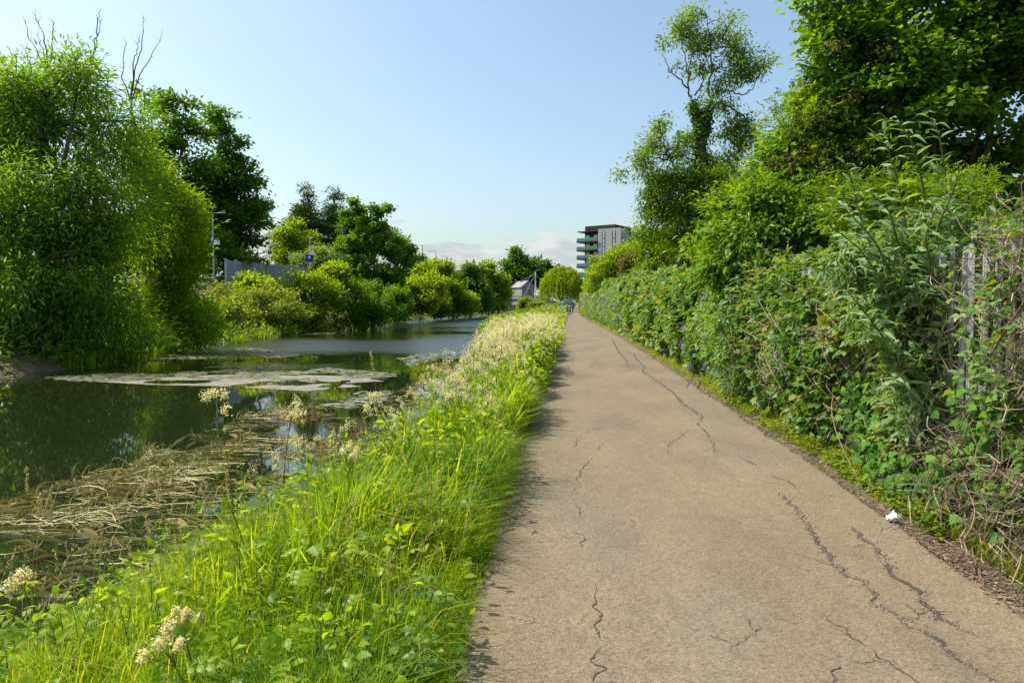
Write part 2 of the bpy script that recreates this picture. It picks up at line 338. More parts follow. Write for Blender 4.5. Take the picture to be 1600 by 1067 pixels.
# ------------------------------------------------------------------ ground, water, path
def ground_mat():
    m, N, L, b = mat('bank_earth')
    tc = N.new('ShaderNodeTexCoord'); n1 = N.new('ShaderNodeTexNoise'); n1.inputs['Scale'].default_value = 1.3; n1.inputs['Detail'].default_value = 8
    n2 = N.new('ShaderNodeTexNoise'); n2.inputs['Scale'].default_value = 38; n2.inputs['Detail'].default_value = 6
    L.new(tc.outputs['Object'], n1.inputs['Vector']); L.new(tc.outputs['Object'], n2.inputs['Vector'])
    r1 = ramp_node(N, [(.075, .075, .03, .38), (.16, .12, .065, .58)]); r2 = ramp_node(N, [(.45, .42, .38, .3), (1.25, 1.2, 1.1, .7)])
    L.new(n1.outputs['Fac'], r1.inputs[0]); L.new(n2.outputs['Fac'], r2.inputs[0])
    x = N.new('ShaderNodeMix'); x.data_type = 'RGBA'; x.blend_type = 'MULTIPLY'; x.inputs['Factor'].default_value = 1
    L.new(r1.outputs[0], x.inputs['A']); L.new(r2.outputs[0], x.inputs['B']); L.new(x.outputs['Result'], b.inputs['Base Color'])
    b.inputs['Roughness'].default_value = .95
    bp = N.new('ShaderNodeBump'); bp.inputs['Strength'].default_value = .7; bp.inputs['Distance'].default_value = .03
    L.new(n2.outputs['Fac'], bp.inputs['Height']); L.new(bp.outputs[0], b.inputs['Normal'])
    return m
xs = np.concatenate([[-2500, -1200, -600, -300, -160, -100, -70, -50], np.arange(-40, -15, .7), np.arange(-15, -5.6, .8), np.arange(-5.6, -.9, .2), [-.82, -.7, -.6, -.5, -.4, -.2, 1, 1.4, 1.8, 2.1], np.arange(2.3, 3.8, .1), [4.2, 5, 6, 8, 11, 15, 22, 30, 45, 65, 100, 200, 500, 1200, 2500]])
ys = np.concatenate([[-600, -200, -80, -40, -20, -10, -4], np.arange(-1, 16, .4), np.arange(16, 40, .8), np.arange(40, 130, 2.2), np.arange(130, 330, 6), [350, 400, 500, 700, 1100, 1800, 3500]])
gx, gy = np.meshgrid(xs, ys)
gz = gh(gx, gy) + .05 * (fbm(gx * .9, gy * .9) - .5) * ss(.3, 1.2, np.maximum(path_l(gy) - gx, gx - path_r(gy)))
nx, ny = len(xs), len(ys)
i, j = np.meshgrid(np.arange(nx - 1), np.arange(ny - 1)); q = (j * nx + i).ravel()
mb = MB(); mb.add(np.stack([gx, gy, gz], -1), np.stack([q, q + 1, q + nx + 1, q + nx], -1))
tag(mb.build('ground', ground_mat(), smooth=True), 'earth banks and land on both sides of the canal', kind='structure')

def water_mat():
    m, N, L, b = mat('canal_water')
    b.inputs['Base Color'].default_value = (.011, .016, .006, 1); b.inputs['IOR'].default_value = 1.42; b.inputs['Specular IOR Level'].default_value = .5
    tc = N.new('ShaderNodeTexCoord')
    def noise(scale, st, det=4):
        mp = N.new('ShaderNodeMapping'); mp.inputs['Scale'].default_value = st; L.new(tc.outputs['Object'], mp.inputs[0])
        n = N.new('ShaderNodeTexNoise'); n.inputs['Scale'].default_value = scale; n.inputs['Detail'].default_value = det; L.new(mp.outputs[0], n.inputs['Vector']); return n
    gust = noise(.1, (.55, 1.0, 1), 6)                       # puffs of wind ruffle the far water in bands
    sep = N.new('ShaderNodeSeparateXYZ'); L.new(tc.outputs['Object'], sep.inputs[0])
    ma = N.new('ShaderNodeMath'); ma.operation = 'MULTIPLY_ADD'; L.new(gust.outputs['Fac'], ma.inputs[0]); ma.inputs[1].default_value = 44; L.new(sep.outputs['Y'], ma.inputs[2])
    sc_ = N.new('ShaderNodeMath'); sc_.operation = 'MULTIPLY_ADD'; L.new(ma.outputs[0], sc_.inputs[0]); sc_.inputs[1].default_value = 1 / 200; sc_.inputs[2].default_value = -22 / 200
    mu = ramp_node(N, [(0, 0, 0, 0), (0, 0, 0, .135), (.9, .9, .9, .2), (.9, .9, .9, .225), (.06, .06, .06, .29), (.06, .06, .06, .33), (1, 1, 1, .43), (1, 1, 1, .6), (.4, .4, .4, .8)]); L.new(sc_.outputs[0], mu.inputs[0])
    rip = noise(2.0, (.7, 1.5, 1), 6); calm = noise(.9, (1, .8, 1), 2)
    sp_ = N.new('ShaderNodeMapRange'); sp_.inputs['To Min'].default_value = .75; sp_.inputs['To Max'].default_value = 1.0; L.new(mu.outputs[0], sp_.inputs['Value']); L.new(sp_.outputs[0], b.inputs['Specular IOR Level'])
    rr = N.new('ShaderNodeMapRange'); rr.inputs['To Min'].default_value = .02; rr.inputs['To Max'].default_value = .27; L.new(mu.outputs[0], rr.inputs['Value']); L.new(rr.outputs[0], b.inputs['Roughness'])
    st = N.new('ShaderNodeMapRange'); st.inputs['To Min'].default_value = .004; st.inputs['To Max'].default_value = 1.0; L.new(mu.outputs[0], st.inputs['Value'])
    b1 = N.new('ShaderNodeBump'); b1.inputs['Distance'].default_value = .16; L.new(rip.outputs['Fac'], b1.inputs['Height']); L.new(st.outputs[0], b1.inputs['Strength'])
    b2 = N.new('ShaderNodeBump'); b2.inputs['Distance'].default_value = .05; b2.inputs['Strength'].default_value = .03; L.new(calm.outputs['Fac'], b2.inputs['Height']); L.new(b1.outputs[0], b2.inputs['Normal'])
    L.new(b2.outputs[0], b.inputs['Normal'])
    return m
mb = MB(); mb.add([(-45, -60, WATER), (0, -60, WATER), (0, 420, WATER), (-45, 420, WATER)], [(0, 1, 2, 3)])
tag(mb.build('water', water_mat()), 'dark still canal water reflecting trees and sky', kind='structure')

def path_mat():
    m, N, L, b = mat('buff_tarmac')
    tc = N.new('ShaderNodeTexCoord')
    def noise(s, d=5, st=None):
        n = N.new('ShaderNodeTexNoise'); n.inputs['Scale'].default_value = s; n.inputs['Detail'].default_value = d
        if st:
            mp = N.new('ShaderNodeMapping'); mp.inputs['Scale'].default_value = st; L.new(tc.outputs['Object'], mp.inputs[0]); L.new(mp.outputs[0], n.inputs['Vector'])
        else: L.new(tc.outputs['Object'], n.inputs['Vector'])
        return n
    v = N.new('ShaderNodeTexVoronoi'); v.inputs['Scale'].default_value = 95; L.new(tc.outputs['Object'], v.inputs['Vector'])
    rv = ramp_node(N, [(.62, .6, .57, 0), (.9, .89, .87, .3), (1.06, 1.05, 1.03, .7), (1.35, 1.3, 1.22, 1)])
    sepc = N.new('ShaderNodeSeparateColor'); L.new(v.outputs['Color'], sepc.inputs[0]); L.new(sepc.outputs[0], rv.inputs[0])
    n1 = noise(.75, 6, (1, .45, 1)); r1 = ramp_node(N, [(.157, .127, .08, .3), (.177, .144, .091, .5), (.198, .162, .104, .72)]); L.new(n1.outputs['Fac'], r1.inputs[0])
    n2 = noise(7, 6); r2 = ramp_node(N, [(.92, .92, .92, .3), (1.06, 1.06, 1.06, .7)]); L.new(n2.outputs['Fac'], r2.inputs[0])
    n3 = noise(260, 2); r3 = ramp_node(N, [(.72, .72, .72, .28), (1.25, 1.25, 1.25, .72)]); L.new(n3.outputs['Fac'], r3.inputs[0])
    n4 = noise(.5, 5, (1.3, .6, 1)); r4 = ramp_node(N, [(1, 1, 1, .48), (.86, .9, .98, .62)]); L.new(n4.outputs['Fac'], r4.inputs[0])
    n5 = noise(2.2, 7, (1, .35, 1)); r5 = ramp_node(N, [(.92, .915, .91, .36), (1.03, 1.03, 1.03, .56)]); L.new(n5.outputs['Fac'], r5.inputs[0])
    c = r1.outputs[0]
    for k in (r2, rv, r3, r4, r5):
        x = N.new('ShaderNodeMix'); x.data_type = 'RGBA'; x.blend_type = 'MULTIPLY'; x.inputs['Factor'].default_value = 1
        L.new(c, x.inputs['A']); L.new(k.outputs[0], x.inputs['B']); c = x.outputs['Result']
    L.new(c, b.inputs['Base Color']); b.inputs['Roughness'].default_value = .88; b.inputs['Specular IOR Level'].default_value = .25
    bp = N.new('ShaderNodeBump'); bp.inputs['Strength'].default_value = .55; bp.inputs['Distance'].default_value = .006
    L.new(v.outputs['Distance'], bp.inputs['Height']); L.new(bp.outputs[0], b.inputs['Normal'])
    return m
py_ = np.concatenate([np.arange(-6, 14, .09), np.arange(14, 45, .35), np.arange(45, 260, 2)])
cx = np.concatenate([[0, 0, .004, .012], np.linspace(.03, .97, 24), [.988, .996, 1, 1]])
el_ = path_l(py_) + .09 * (fbm(py_ * 2.2, 1) - .5) + .06 * (vnoise(py_ * 9, 4) - .5)
er_ = path_r(py_) + .10 * (fbm(py_ * 1.7, 8) - .5) + .05 * (vnoise(py_ * 8, 6) - .5)
PX = el_[:, None] + (er_ - el_)[:, None] * cx[None]; PY = np.repeat(py_[:, None], len(cx), 1)
def path_z(x, y): return ramp(y) + .014 * (fbm(np.asarray(x) * .8, np.asarray(y) * .5) - .5) + .004
PZ = path_z(PX, PY); PZ[:, [1, -2]] -= .008; PZ[:, [0, -1]] -= .12
mb = MB(); n_ = len(cx); i, j = np.meshgrid(np.arange(n_ - 1), np.arange(len(py_) - 1)); q = (j * n_ + i).ravel()
mb.add(np.stack([PX, PY, PZ], -1), np.stack([q, q + 1, q + n_ + 1, q + n_], -1))
path = tag(mb.build('path', path_mat(), smooth=True), 'cracked buff tarmac towpath running into the distance', kind='structure')
ORG[path.name] = np.zeros(3)

# cracks in the tarmac: each a jagged open seam with crumbled edges
def crop(pts, x0, y0, s): return [(x0 + a / s, y0 + b_ / s) for a, b_ in pts]
CR = []
c8 = lambda p, w_: CR.append((crop(p, 1100, 650, 2.558), w_)); c7 = lambda p, w_: CR.append((crop(p, 800, 600, 2.285), w_)); c1 = lambda p, w_: CR.append((crop(p, 900, 350, 3.556), w_))
c8([(580, 440), (640, 490), (700, 545), (740, 610), (790, 650), (840, 690), (890, 760), (930, 800), (1000, 850), (1090, 885)], .06)
c8([(290, 310), (350, 360), (420, 440), (455, 510), (520, 590), (600, 655), (670, 710), (680, 755), (760, 795), (820, 840), (900, 880), (960, 910), (1000, 960), (1060, 1010), (1130, 1060), (1230, 1150)], .046)
c8([(760, 740), (800, 760), (850, 790), (890, 785)], .011)
c8([(480, 780), (490, 820), (560, 860), (640, 920), (720, 975), (790, 1020), (870, 1065), (930, 1130)], .012)
c8([(250, 850), (215, 890), (150, 910), (95, 960)], .012)
c8([(540, 985), (525, 1030), (545, 1067), (560, 1120)], .014)
c8([(120, 155), (190, 190), (260, 230), (330, 260), (400, 310)], .018)
c7([(310, 715), (290, 790), (320, 830), (295, 880), (325, 935), (290, 990), (340, 1020), (300, 1065), (310, 1120)], .015)
c7([(325, 210), (285, 270), (245, 310), (240, 360), (210, 405), (240, 450), (245, 520)], .016)
c7([(265, 540), (245, 585)], .012)
c7([(310, 155), (250, 185), (210, 235)], .016)
c7([(570, 25), (610, 75), (680, 115), (665, 140), (700, 185), (720, 225), (690, 240)], .03)
c7([(640, 160), (600, 190), (560, 215), (550, 260)], .012)
c7([(415, 450), (425, 490), (440, 530)], .008)
c7([(770, 320), (830, 360)], .008)
c7([(880, 690), (905, 670)], .009)
c1([(200, 640), (230, 700), (280, 760), (290, 800)], .035)
c1([(320, 720), (330, 750), (380, 790), (370, 820), (430, 860), (500, 910), (540, 940), (600, 1000), (680, 1055)], .045)
c1([(60, 810), (120, 770)], .025)
c1([(270, 690), (330, 740)], .03)
G['crackm'] = noisy('open_crack', (.03, .024, .017), (.085, .068, .045), 60, .95, .4)
G['crumb'] = noisy('tarmac_crumb', (.07, .06, .05), (.2, .17, .13), 40, .9)
crumbs = MB()
OCT = tpl([(1, 0, 0), (-1, 0, 0), (0, 1, 0), (0, -1, 0), (0, 0, .7)], [(0, 2, 4), (2, 1, 4), (1, 3, 4), (3, 0, 4)])
CW = [(np.array([atz(a, b_, 0)[:2] for a, b_ in pts]), wd) for pts, wd in CR]
for P, wd in list(CW):                                       # hairline offshoots
    if wd < .011: continue
    for q in range(3 if wd > .02 else 2):
        k = rng.integers(0, len(P) - 1); o_ = P[k] + (P[k + 1] - P[k]) * U(); a = U(0, 6.28); l_ = U(.12, .42) * (1 + .05 * o_[1]); d1 = np.array([math.cos(a), math.sin(a)])
        CW.append((np.array([o_, o_ + d1 * l_ * .5 + U(-.05, .05, 2), o_ + d1 * l_]), .006 + .0006 * o_[1]))
for P, wd in CW:
    seg = np.linalg.norm(np.diff(P, axis=0), axis=1); s_ = np.concatenate([[0], np.cumsum(seg)])
    step = max(.012, wd * .55); n = max(6, int(s_[-1] / step)); t = np.linspace(0, s_[-1], n)
    C = np.stack([np.interp(t, s_, P[:, 0]), np.interp(t, s_, P[:, 1])], -1)
    tg = nrm(np.gradient(C, axis=0)); nn = np.stack([-tg[:, 1], tg[:, 0]], -1)
    C = C + nn * (.05 * (fbm(t * 4, s_[-1] * 3) - .5) + np.interp(t, np.arange(0, s_[-1] + .2, .055), U(-.022, .022, len(np.arange(0, s_[-1] + .2, .055)))) + np.interp(t, np.arange(0, s_[-1] + .2, .022), U(-.009, .009, len(np.arange(0, s_[-1] + .2, .022)))))[:, None]
    taper = np.minimum(1, np.minimum(t, s_[-1] - t) / (.18 * s_[-1] + .02)) ** .6
    brk = ss(.3, .55, vnoise(t * 7 + 3, s_[-1] * 7)) * .9 + .1; wd = wd * .8
    wl = wd * .5 * taper * brk * U(.25, 1.15, n); wr = wd * .5 * taper * brk * U(.25, 1.15, n)
    A, B = C + nn * wl[:, None], C - nn * wr[:, None]
    z = path_z(C[:, 0], C[:, 1]) + .0035
    V = np.stack([np.c_[A, z], np.c_[B, z]], 1).reshape(-1, 3); k = np.arange(n - 1) * 2
    mb = MB(); mb.add(V, np.stack([k, k + 1, k + 3, k + 2], -1))
    mb.build('crack', G['crackm'], path)
    if wd > .025:
        m_ = int(s_[-1] * 130); qi = rng.integers(0, n, m_)
        pp = np.c_[C[qi] + rng.normal(size=(m_, 2)) * wd * .45 * taper[qi][:, None], np.zeros(m_)]
        pp[:, 2] = path_z(pp[:, 0], pp[:, 1]) + .002
        crumbs.inst(OCT, pp, yawM(U(0, 6.28, m_)), U(.003, .013, m_), U(0, 1, m_))
m_ = 700; yy = 1 / U(1 / 16, 1 / 2.2, m_); pp = np.c_[path_l(yy) + (path_r(yy) - path_l(yy)) * np.clip(rng.beta(.55, .55, m_), .02, .98), yy, np.zeros(m_)]
pp[:, 2] = path_z(pp[:, 0], pp[:, 1]) + .001
crumbs.inst(OCT, pp, yawM(U(0, 6.28, m_)), U(.002, .007, m_), U(0, 1, m_))
tag(crumbs.build('loose_grit', G['crumb'], path), kind='stuff')

# bare earth and leaf litter between the tarmac and the fence
mb = MB(); m_ = 8500; yy = 1 / U(1 / 60, 1 / 3.0, m_); pp = np.c_[path_r(yy) + U(-.1, 1, m_) ** 1 * .55 * rng.beta(1, 1.6, m_), yy, np.zeros(m_)]
pp[:, 2] = np.maximum(gh(pp[:, 0], pp[:, 1]), np.where(pp[:, 0] < path_r(yy), .004, -1)) + .008
mb.inst(RH4, pp, orient(np.c_[rng.normal(size=(m_, 2)), U(-.1, .1, m_)], np.c_[U(-.4, .4, (m_, 2)), np.ones(m_)]), U(.008, .035, m_) * (1 + yy * .03), U(0, 1, m_) ** 1.4 * .9)
tag(mb.build('fallen_leaves', G['tangle']), 'dry brown leaf litter along the right edge of the path', 'leaf litter', kind='stuff')
# ------------------------------------------------------------------ trees and shrubs
def lobe_w(l, d):
    """(px, py, rx, ry[, depth offset m[, depth radius factor]]) surveyed at distance d -> centre, radii in metres"""
    px, py, rx, ry_ = l[:4]; off = l[4] if len(l) > 4 else 0; fd = l[5] if len(l) > 5 else 1
    k = (d + off) / F_PX
    return at(px, py, d + off), np.array([rx * k, fd * .5 * (rx + ry_) * k, ry_ * k])
def sample_lobes(C, Rr, n, shell=.28, ragged=.3, bs=(.2, .42), bn=11):
    """twig ends gathered into boughs: clumps with hollows between them over the crown's lobes"""
    K = max(len(C) * 4, n // bn)
    w_ = (Rr[:, 0] * Rr[:, 2] + Rr[:, 1] * Rr[:, 2]); k = rng.choice(len(C), K, p=w_ / w_.sum())
    u = unit(K); r = np.clip(1 - np.abs(rng.normal(size=K)) * shell, .05, 1) * .86
    r *= 1 + ragged * (U(0, 1, K) - .55) * 1.3
    bc = C[k] + u * Rr[k] * r[:, None]; o = nrm(u / Rr[k])
    q = np.min(np.linalg.norm((bc[:, None] - C[None]) / Rr[None], axis=2), axis=1)
    keep = (q > .45) | (U(0, 1, K) < .3); bc, o, k = bc[keep], o[keep], k[keep]; K = len(bc)
    br = Rr[k].mean(1) * U(*bs, K) * .8
    g = rng.choice(K, n, p=br**1.6 / (br**1.6).sum()); v = nrm(unit(n) + o[g] * .55 + [0, 0, .35])
    P = bc[g] + v * br[g][:, None] * np.array([1.15, 1.15, .75]) * (1 - np.abs(rng.normal(size=n)) * .22)[:, None]
    return P, nrm(v * .7 + o[g] * .5)
def foliage(mb, P, O, per, spread, T, size, droop=.2, flat=.55, updir=.35, sv=.35, grad=None, m=0, along=.9):
    """a spray of leaves round each twig end P growing towards O"""
    n = len(P) * per; c = np.repeat(np.arange(len(P)), per)
    sp = np.broadcast_to(spread, (len(P),))[c]
    off = rng.normal(size=(n, 3)) * np.array([1, 1, flat]) * sp[:, None] * .55
    s_ = U(-1, .6, n); pos = P[c] + off + O[c] * (s_ * sp * along)[:, None]
    D = O[c] * .7 + nrm(off) * .7 + rng.normal(size=(n, 3)) * .35; D[:, 2] -= droop
    Nn = O[c] * .55 + rng.normal(size=(n, 3)) * .55; Nn[:, 2] += updir * 2
    ct = U(0, 1, len(P)); t = np.clip(ct[c] * .55 + U(-.1, .55, n), 0, 1)
    if grad is not None: t = np.clip(t + grad(pos), 0, 1)
    mb.inst(T, pos, orient(D, Nn), size * U(1 - sv, 1 + sv, n), t, m)
def limb(mb, A, B, ra, rb, bend=.12, n=7, sides=6, sag=0):
    A, B = np.asarray(A, float), np.asarray(B, float); L_ = np.linalg.norm(B - A); t = np.linspace(0, 1, n)
    a, b_ = rng.normal(size=3), rng.normal(size=3)
    P = A + (B - A) * t[:, None] + (np.sin(t * 3.1)[:, None] * a + np.sin(t * 6.3)[:, None] * b_ * .5) * L_ * bend * .5
    P[:, 2] += sag * np.sin(t * 3.14) * L_
    mb.tube(P, ra + (rb - ra) * t**.8, sides, cap=False)
    return P
def tree(name, label, d, lobes, base, leaf, size, n, per, spread, T=RH6, trunk_r=.2, cat='tree', group=None, shell=.28, ragged=.3, droop=.2, flat=.55, bark='bark', twigs=True, grad=None, fill=.0, fork=.35, updir=.35, base_xy=None, frame=None, bs=(.2, .42)):
    CR_ = [lobe_w(l, d) for l in lobes]; C = np.array([c[0] for c in CR_]); Rr = np.array([c[1] for c in CR_])
    if base_xy is None:
        b = at(base, 470, d); base_xy = (b[0], d)
    bz = g1(*base_xy); B0 = np.array([base_xy[0], base_xy[1], bz])
    t = thing(name, label, cat, B0, group)
    tb = MB(); top = C[np.argmax(C[:, 2])]; cm = C.mean(0)
    J = B0 + (cm - B0) * np.array([.6, .6, fork]) ; J[2] = max(J[2], bz + .3)
    B0d = B0 - [0, 0, .3]
    mb_pts = [limb(tb, B0d, J, trunk_r, trunk_r * .72, .05, 7, 8)] if frame is None else frame(tb)
    for c in (C if frame is None else []):
        k = mb_pts[rng.integers(0, min(len(mb_pts), 4))]
        mb_pts.append(limb(tb, J if U() < .6 else k[len(k) // 2 + rng.integers(0, 3)], c, trunk_r * .5, trunk_r * .12, .14, 6, 5))
    P, O = sample_lobes(C, Rr, n, shell, ragged, bs)
    if twigs:
        allp = np.concatenate(mb_pts); sel = rng.permutation(len(P))[:min(len(P), 220 if trunk_r < .1 else 420)]
        dd = np.linalg.norm(P[sel][:, None] - allp[None], axis=2); a = allp[np.argmin(dd, 1)]
        mid = (a + P[sel]) / 2 + rng.normal(size=a.shape) * .06 * np.linalg.norm(P[sel] - a, axis=1)[:, None]
        r_ = max(.012, trunk_r * .08)
        tb.sticks(a, mid, r_ * 1.4, r_); tb.sticks(mid, P[sel], r_, r_ * .4)
    tb.build('trunk', G[bark], t, smooth=True)
    lb = MB()
    foliage(lb, P, O, per, spread, T, size, droop, flat, updir, grad=grad)
    if fill:
        Pf, Of = sample_lobes(C, Rr * .62, int(n * fill), .35, .1); foliage(lb, Pf, Of, max(3, per // 2), spread * .9, T if len(T[1]) < 5 else RH6, size * 1.2, droop, .8, updir)
    lb.build('crown', G[leaf], t)
    return t

# --- far bank, nearest: big crack willow, its leafy osier neighbour, dead limbs above
tree('willow_tree', 'tall silvery green willow at the left edge, overhanging the dark water', 28,
     [(-60, 250, 120, 130), (40, 190, 90, 90), (40, 145, 80, 55), (110, 125, 55, 42), (120, 150, 75, 60), (-30, 130, 60, 50), (150, 230, 90, 80, 1), (60, 320, 120, 100, -1.5), (170, 350, 85, 95), (30, 440, 130, 90, -2), (150, 470, 95, 75, -1), (-90, 420, 110, 120), (60, 525, 120, 55, -2), (200, 500, 60, 60), (-60, 540, 120, 55, -1), (210, 190, 40, 50, 2), (128, 85, 22, 30), (15, 110, 22, 25), (-30, 565, 70, 40, -5), (70, 565, 60, 35, -3), (150, 540, 50, 35, -1), (230, 540, 45, 28, 1), (90, 270, 60, 60, -2), (-10, 350, 70, 70, -3), (110, 400, 60, 60, -2)],
     40, 'willow', .25, 3200, 26, .66, rhomb(.26), .35, shell=.34, ragged=.35, droop=.55, flat=.8, fork=.3, fill=.5, bs=(.28, .55), base_xy=(-22.6, 29))
tree('osier_tree', 'bright yellow green willow leaning over the water beside the silvery willow', 35,
     [(265, 300, 45, 45), (285, 330, 34, 45), (235, 370, 50, 70), (292, 400, 38, 60), (305, 350, 16, 34), (250, 460, 55, 60), (300, 480, 45, 55), (225, 260, 40, 50), (290, 520, 55, 30, -1), (215, 520, 50, 35)],
     265, 'osier', .22, 1500, 22, .6, rhomb(.28), .22, shell=.34, ragged=.4, droop=.3, flat=.8, fill=.5, fork=.25, base_xy=(-22.3, 35.5))
def dead_limbs(label, d, root, lines, r=.07):
    b = at(root[0], root[1], d); t = thing('dead_tree', label, 'dead tree', (b[0], d, g1(b[0], d)), 'dead grey trees rising from the willows'); r = r * .62
    mb = MB(); B0 = np.array([b[0], d, g1(b[0], d)]); mb.tube([B0, (B0 + b) / 2 + [.2, 0, 0], b], [r * 2.6, r * 2.1, r * 1.6], 7)
    mb.build('trunk', G['greybark'], t, smooth=True)
    for ln in lines:
        mb = MB(); P = np.array([b] + [at(x, y, d + U(-.6, .6)) for x, y in ln]); k = len(P)
        tt = np.linspace(0, k - 1, k * 4); Q = np.stack([np.interp(tt, np.arange(k), P[:, a]) for a in range(3)], -1) + rng.normal(size=(k * 4, 3)) * .03
        mb.tube(Q, np.linspace(r, r * .22, len(Q)), 5)
        for e in range(5):
            q = Q[rng.integers(k * 2, k * 4)]; mb.sticks([q], [q + rng.normal(size=3) * .12 + [0, 0, .25]], r * .3, r * .1)
        mb.build('branch', G['greybark'], t, smooth=True)
dead_limbs('bare grey dead branches sticking up above the silvery willow, further left', 30, (78, 130), [[(60, 85), (45, 60), (39, 32)], [(70, 65), (62, 40), (53, 22)], [(80, 85), (83, 50), (81, 30)], [(68, 80), (60, 58)], [(52, 120), (44, 92), (41, 82)]])
dead_limbs('single bare grey dead branch between the two forked dead trees', 31, (138, 120), [[(142, 90), (150, 60), (153, 32), (157, 14)], [(150, 70), (157, 36)]])
dead_limbs('bare grey dead branches forking above the yellow green willow', 38, (205, 160), [[(190, 120), (193, 90), (198, 65)], [(208, 100), (215, 75), (217, 60)], [(210, 112), (220, 80), (224, 50), (224, 26)], [(218, 118), (235, 90), (253, 57)]])
# --- dark layered alders behind
tree('alder_tree', 'dark green alder with the highest pointed crown behind the willows', 66,
     [(290, 160, 26, 35), (285, 210, 48, 40), (280, 260, 65, 45), (260, 320, 75, 55), (250, 200, 45, 50), (225, 150, 22, 25), (300, 390, 80, 55), (230, 390, 80, 60)],
     290, 'alder', .4, 1500, 17, .8, RH6, .3, shell=.3, ragged=.45, droop=.05, flat=.3, fork=.3, fill=.2)
tree('alder_tree', 'dark green alder with layered boughs reaching right towards the platform fence', 72,
     [(345, 190, 22, 28), (350, 230, 38, 32), (365, 275, 48, 30), (375, 320, 55, 25), (350, 350, 70, 40), (340, 290, 55, 45), (400, 300, 24, 8), (408, 335, 24, 8), (400, 362, 26, 10), (355, 385, 55, 18), (340, 405, 60, 18), (390, 400, 35, 14), (415, 395, 20, 14), (378, 245, 22, 8), (390, 272, 22, 8), (418, 318, 16, 6), (420, 348, 14, 6), (365, 210, 16, 8)],
     345, 'alder', .4, 1500, 17, .75, RH6, .3, shell=.3, ragged=.5, droop=.05, flat=.25, fork=.3, fill=.2)
# --- far bank scrub, one bush after another
SH = 'scrub bushes along the far bank'
def shrub(name, label, d, lobes, base, leaf, size, n, per=14, spread=.5, T=RH6, cat='shrub', group=SH, **k):
    k.setdefault('trunk_r', .08); k.setdefault('fork', .25); k.setdefault('ragged', .4); k.setdefault('fill', .15)
    return tree(name, label, d, lobes, base, leaf, size, n, per, spread, T, cat=cat, group=group, **k)
shrub('bramble_bush', 'pale olive bramble bush on the far bank below the grey panel fence', 56, [(370, 480, 45, 35), (345, 500, 30, 30), (420, 470, 45, 35), (400, 505, 60, 22, -1), (440, 495, 40, 28), (400, 460, 40, 16), (345, 468, 26, 22)], 400, 'brshrub', .22, 900)
shrub('leafy_bush', 'yellow green bush on the far bank in front of the second yellow-based lamp', 64, [(430, 440, 32, 22), (460, 445, 36, 26), (490, 450, 40, 26), (455, 475, 50, 35), (510, 470, 40, 34), (490, 505, 55, 18, -1), (410, 432, 14, 10)], 470, 'shrub', .27, 950)
shrub('leafy_bush', 'dark leafy bush with purple blossom tips at the foot of the broad sycamore', 70, [(530, 450, 32, 30), (555, 470, 36, 40), (600, 470, 36, 40), (580, 495, 50, 22, -1), (545, 500, 36, 20, -2)], 560, 'syc', .26, 900)
tree('sycamore_tree', 'broad bright green sycamore with a flat-topped crown standing at the water edge', 76,
     [(560, 330, 20, 14), (590, 330, 22, 12), (575, 350, 26, 12), (565, 375, 26, 22), (600, 370, 26, 24), (545, 385, 18, 14), (620, 395, 26, 22), (575, 410, 36, 26), (610, 430, 36, 24), (570, 445, 36, 26), (545, 415, 18, 12), (634, 405, 14, 12), (590, 470, 40, 24)],
     582, 'syc', .3, 1250, 18, .45, RH8, .35, ragged=.45, fork=.45, fill=.15)
shrub('leafy_bush', 'yellow green bush on the far bank just past the broad sycamore', 98, [(640, 455, 32, 28), (665, 445, 26, 20), (650, 475, 36, 22), (690, 455, 26, 26), (630, 480, 26, 16)], 655, 'shrub', .38, 750, spread=.7)
shrub('leafy_bush', 'round yellow tinged tree in front of the row of distant lamps', 120, [(685, 420, 22, 12), (700, 432, 20, 14), (675, 432, 18, 14), (690, 450, 28, 18)], 688, 'shrub', .42, 650, spread=.8, cat='tree')
shrub('leafy_bush', 'mid green bush on the far bank below the row of distant lamps', 122, [(705, 465, 24, 20), (720, 475, 26, 16), (700, 482, 24, 10)], 710, 'shrub', .38, 700, spread=.8)
tree('alder_tree', 'slim dark tree at the far bank, first of the two before the bridge', 140, [(730, 425, 16, 16), (742, 440, 20, 20), (725, 455, 22, 22), (745, 465, 24, 18), (735, 480, 24, 10)], 735, 'far', .5, 900, 12, 1.0, RH8, .25, ragged=.5, fill=.2)
tree('alder_tree', 'slim yellow green tree at the far bank nearest the bridge', 160, [(765, 425, 14, 14), (772, 445, 18, 20), (760, 455, 18, 20), (780, 460, 14, 16), (768, 478, 20, 10)], 768, 'shrub', .55, 800, 12, 1.1, RH8, .25, ragged=.5, fill=.2)
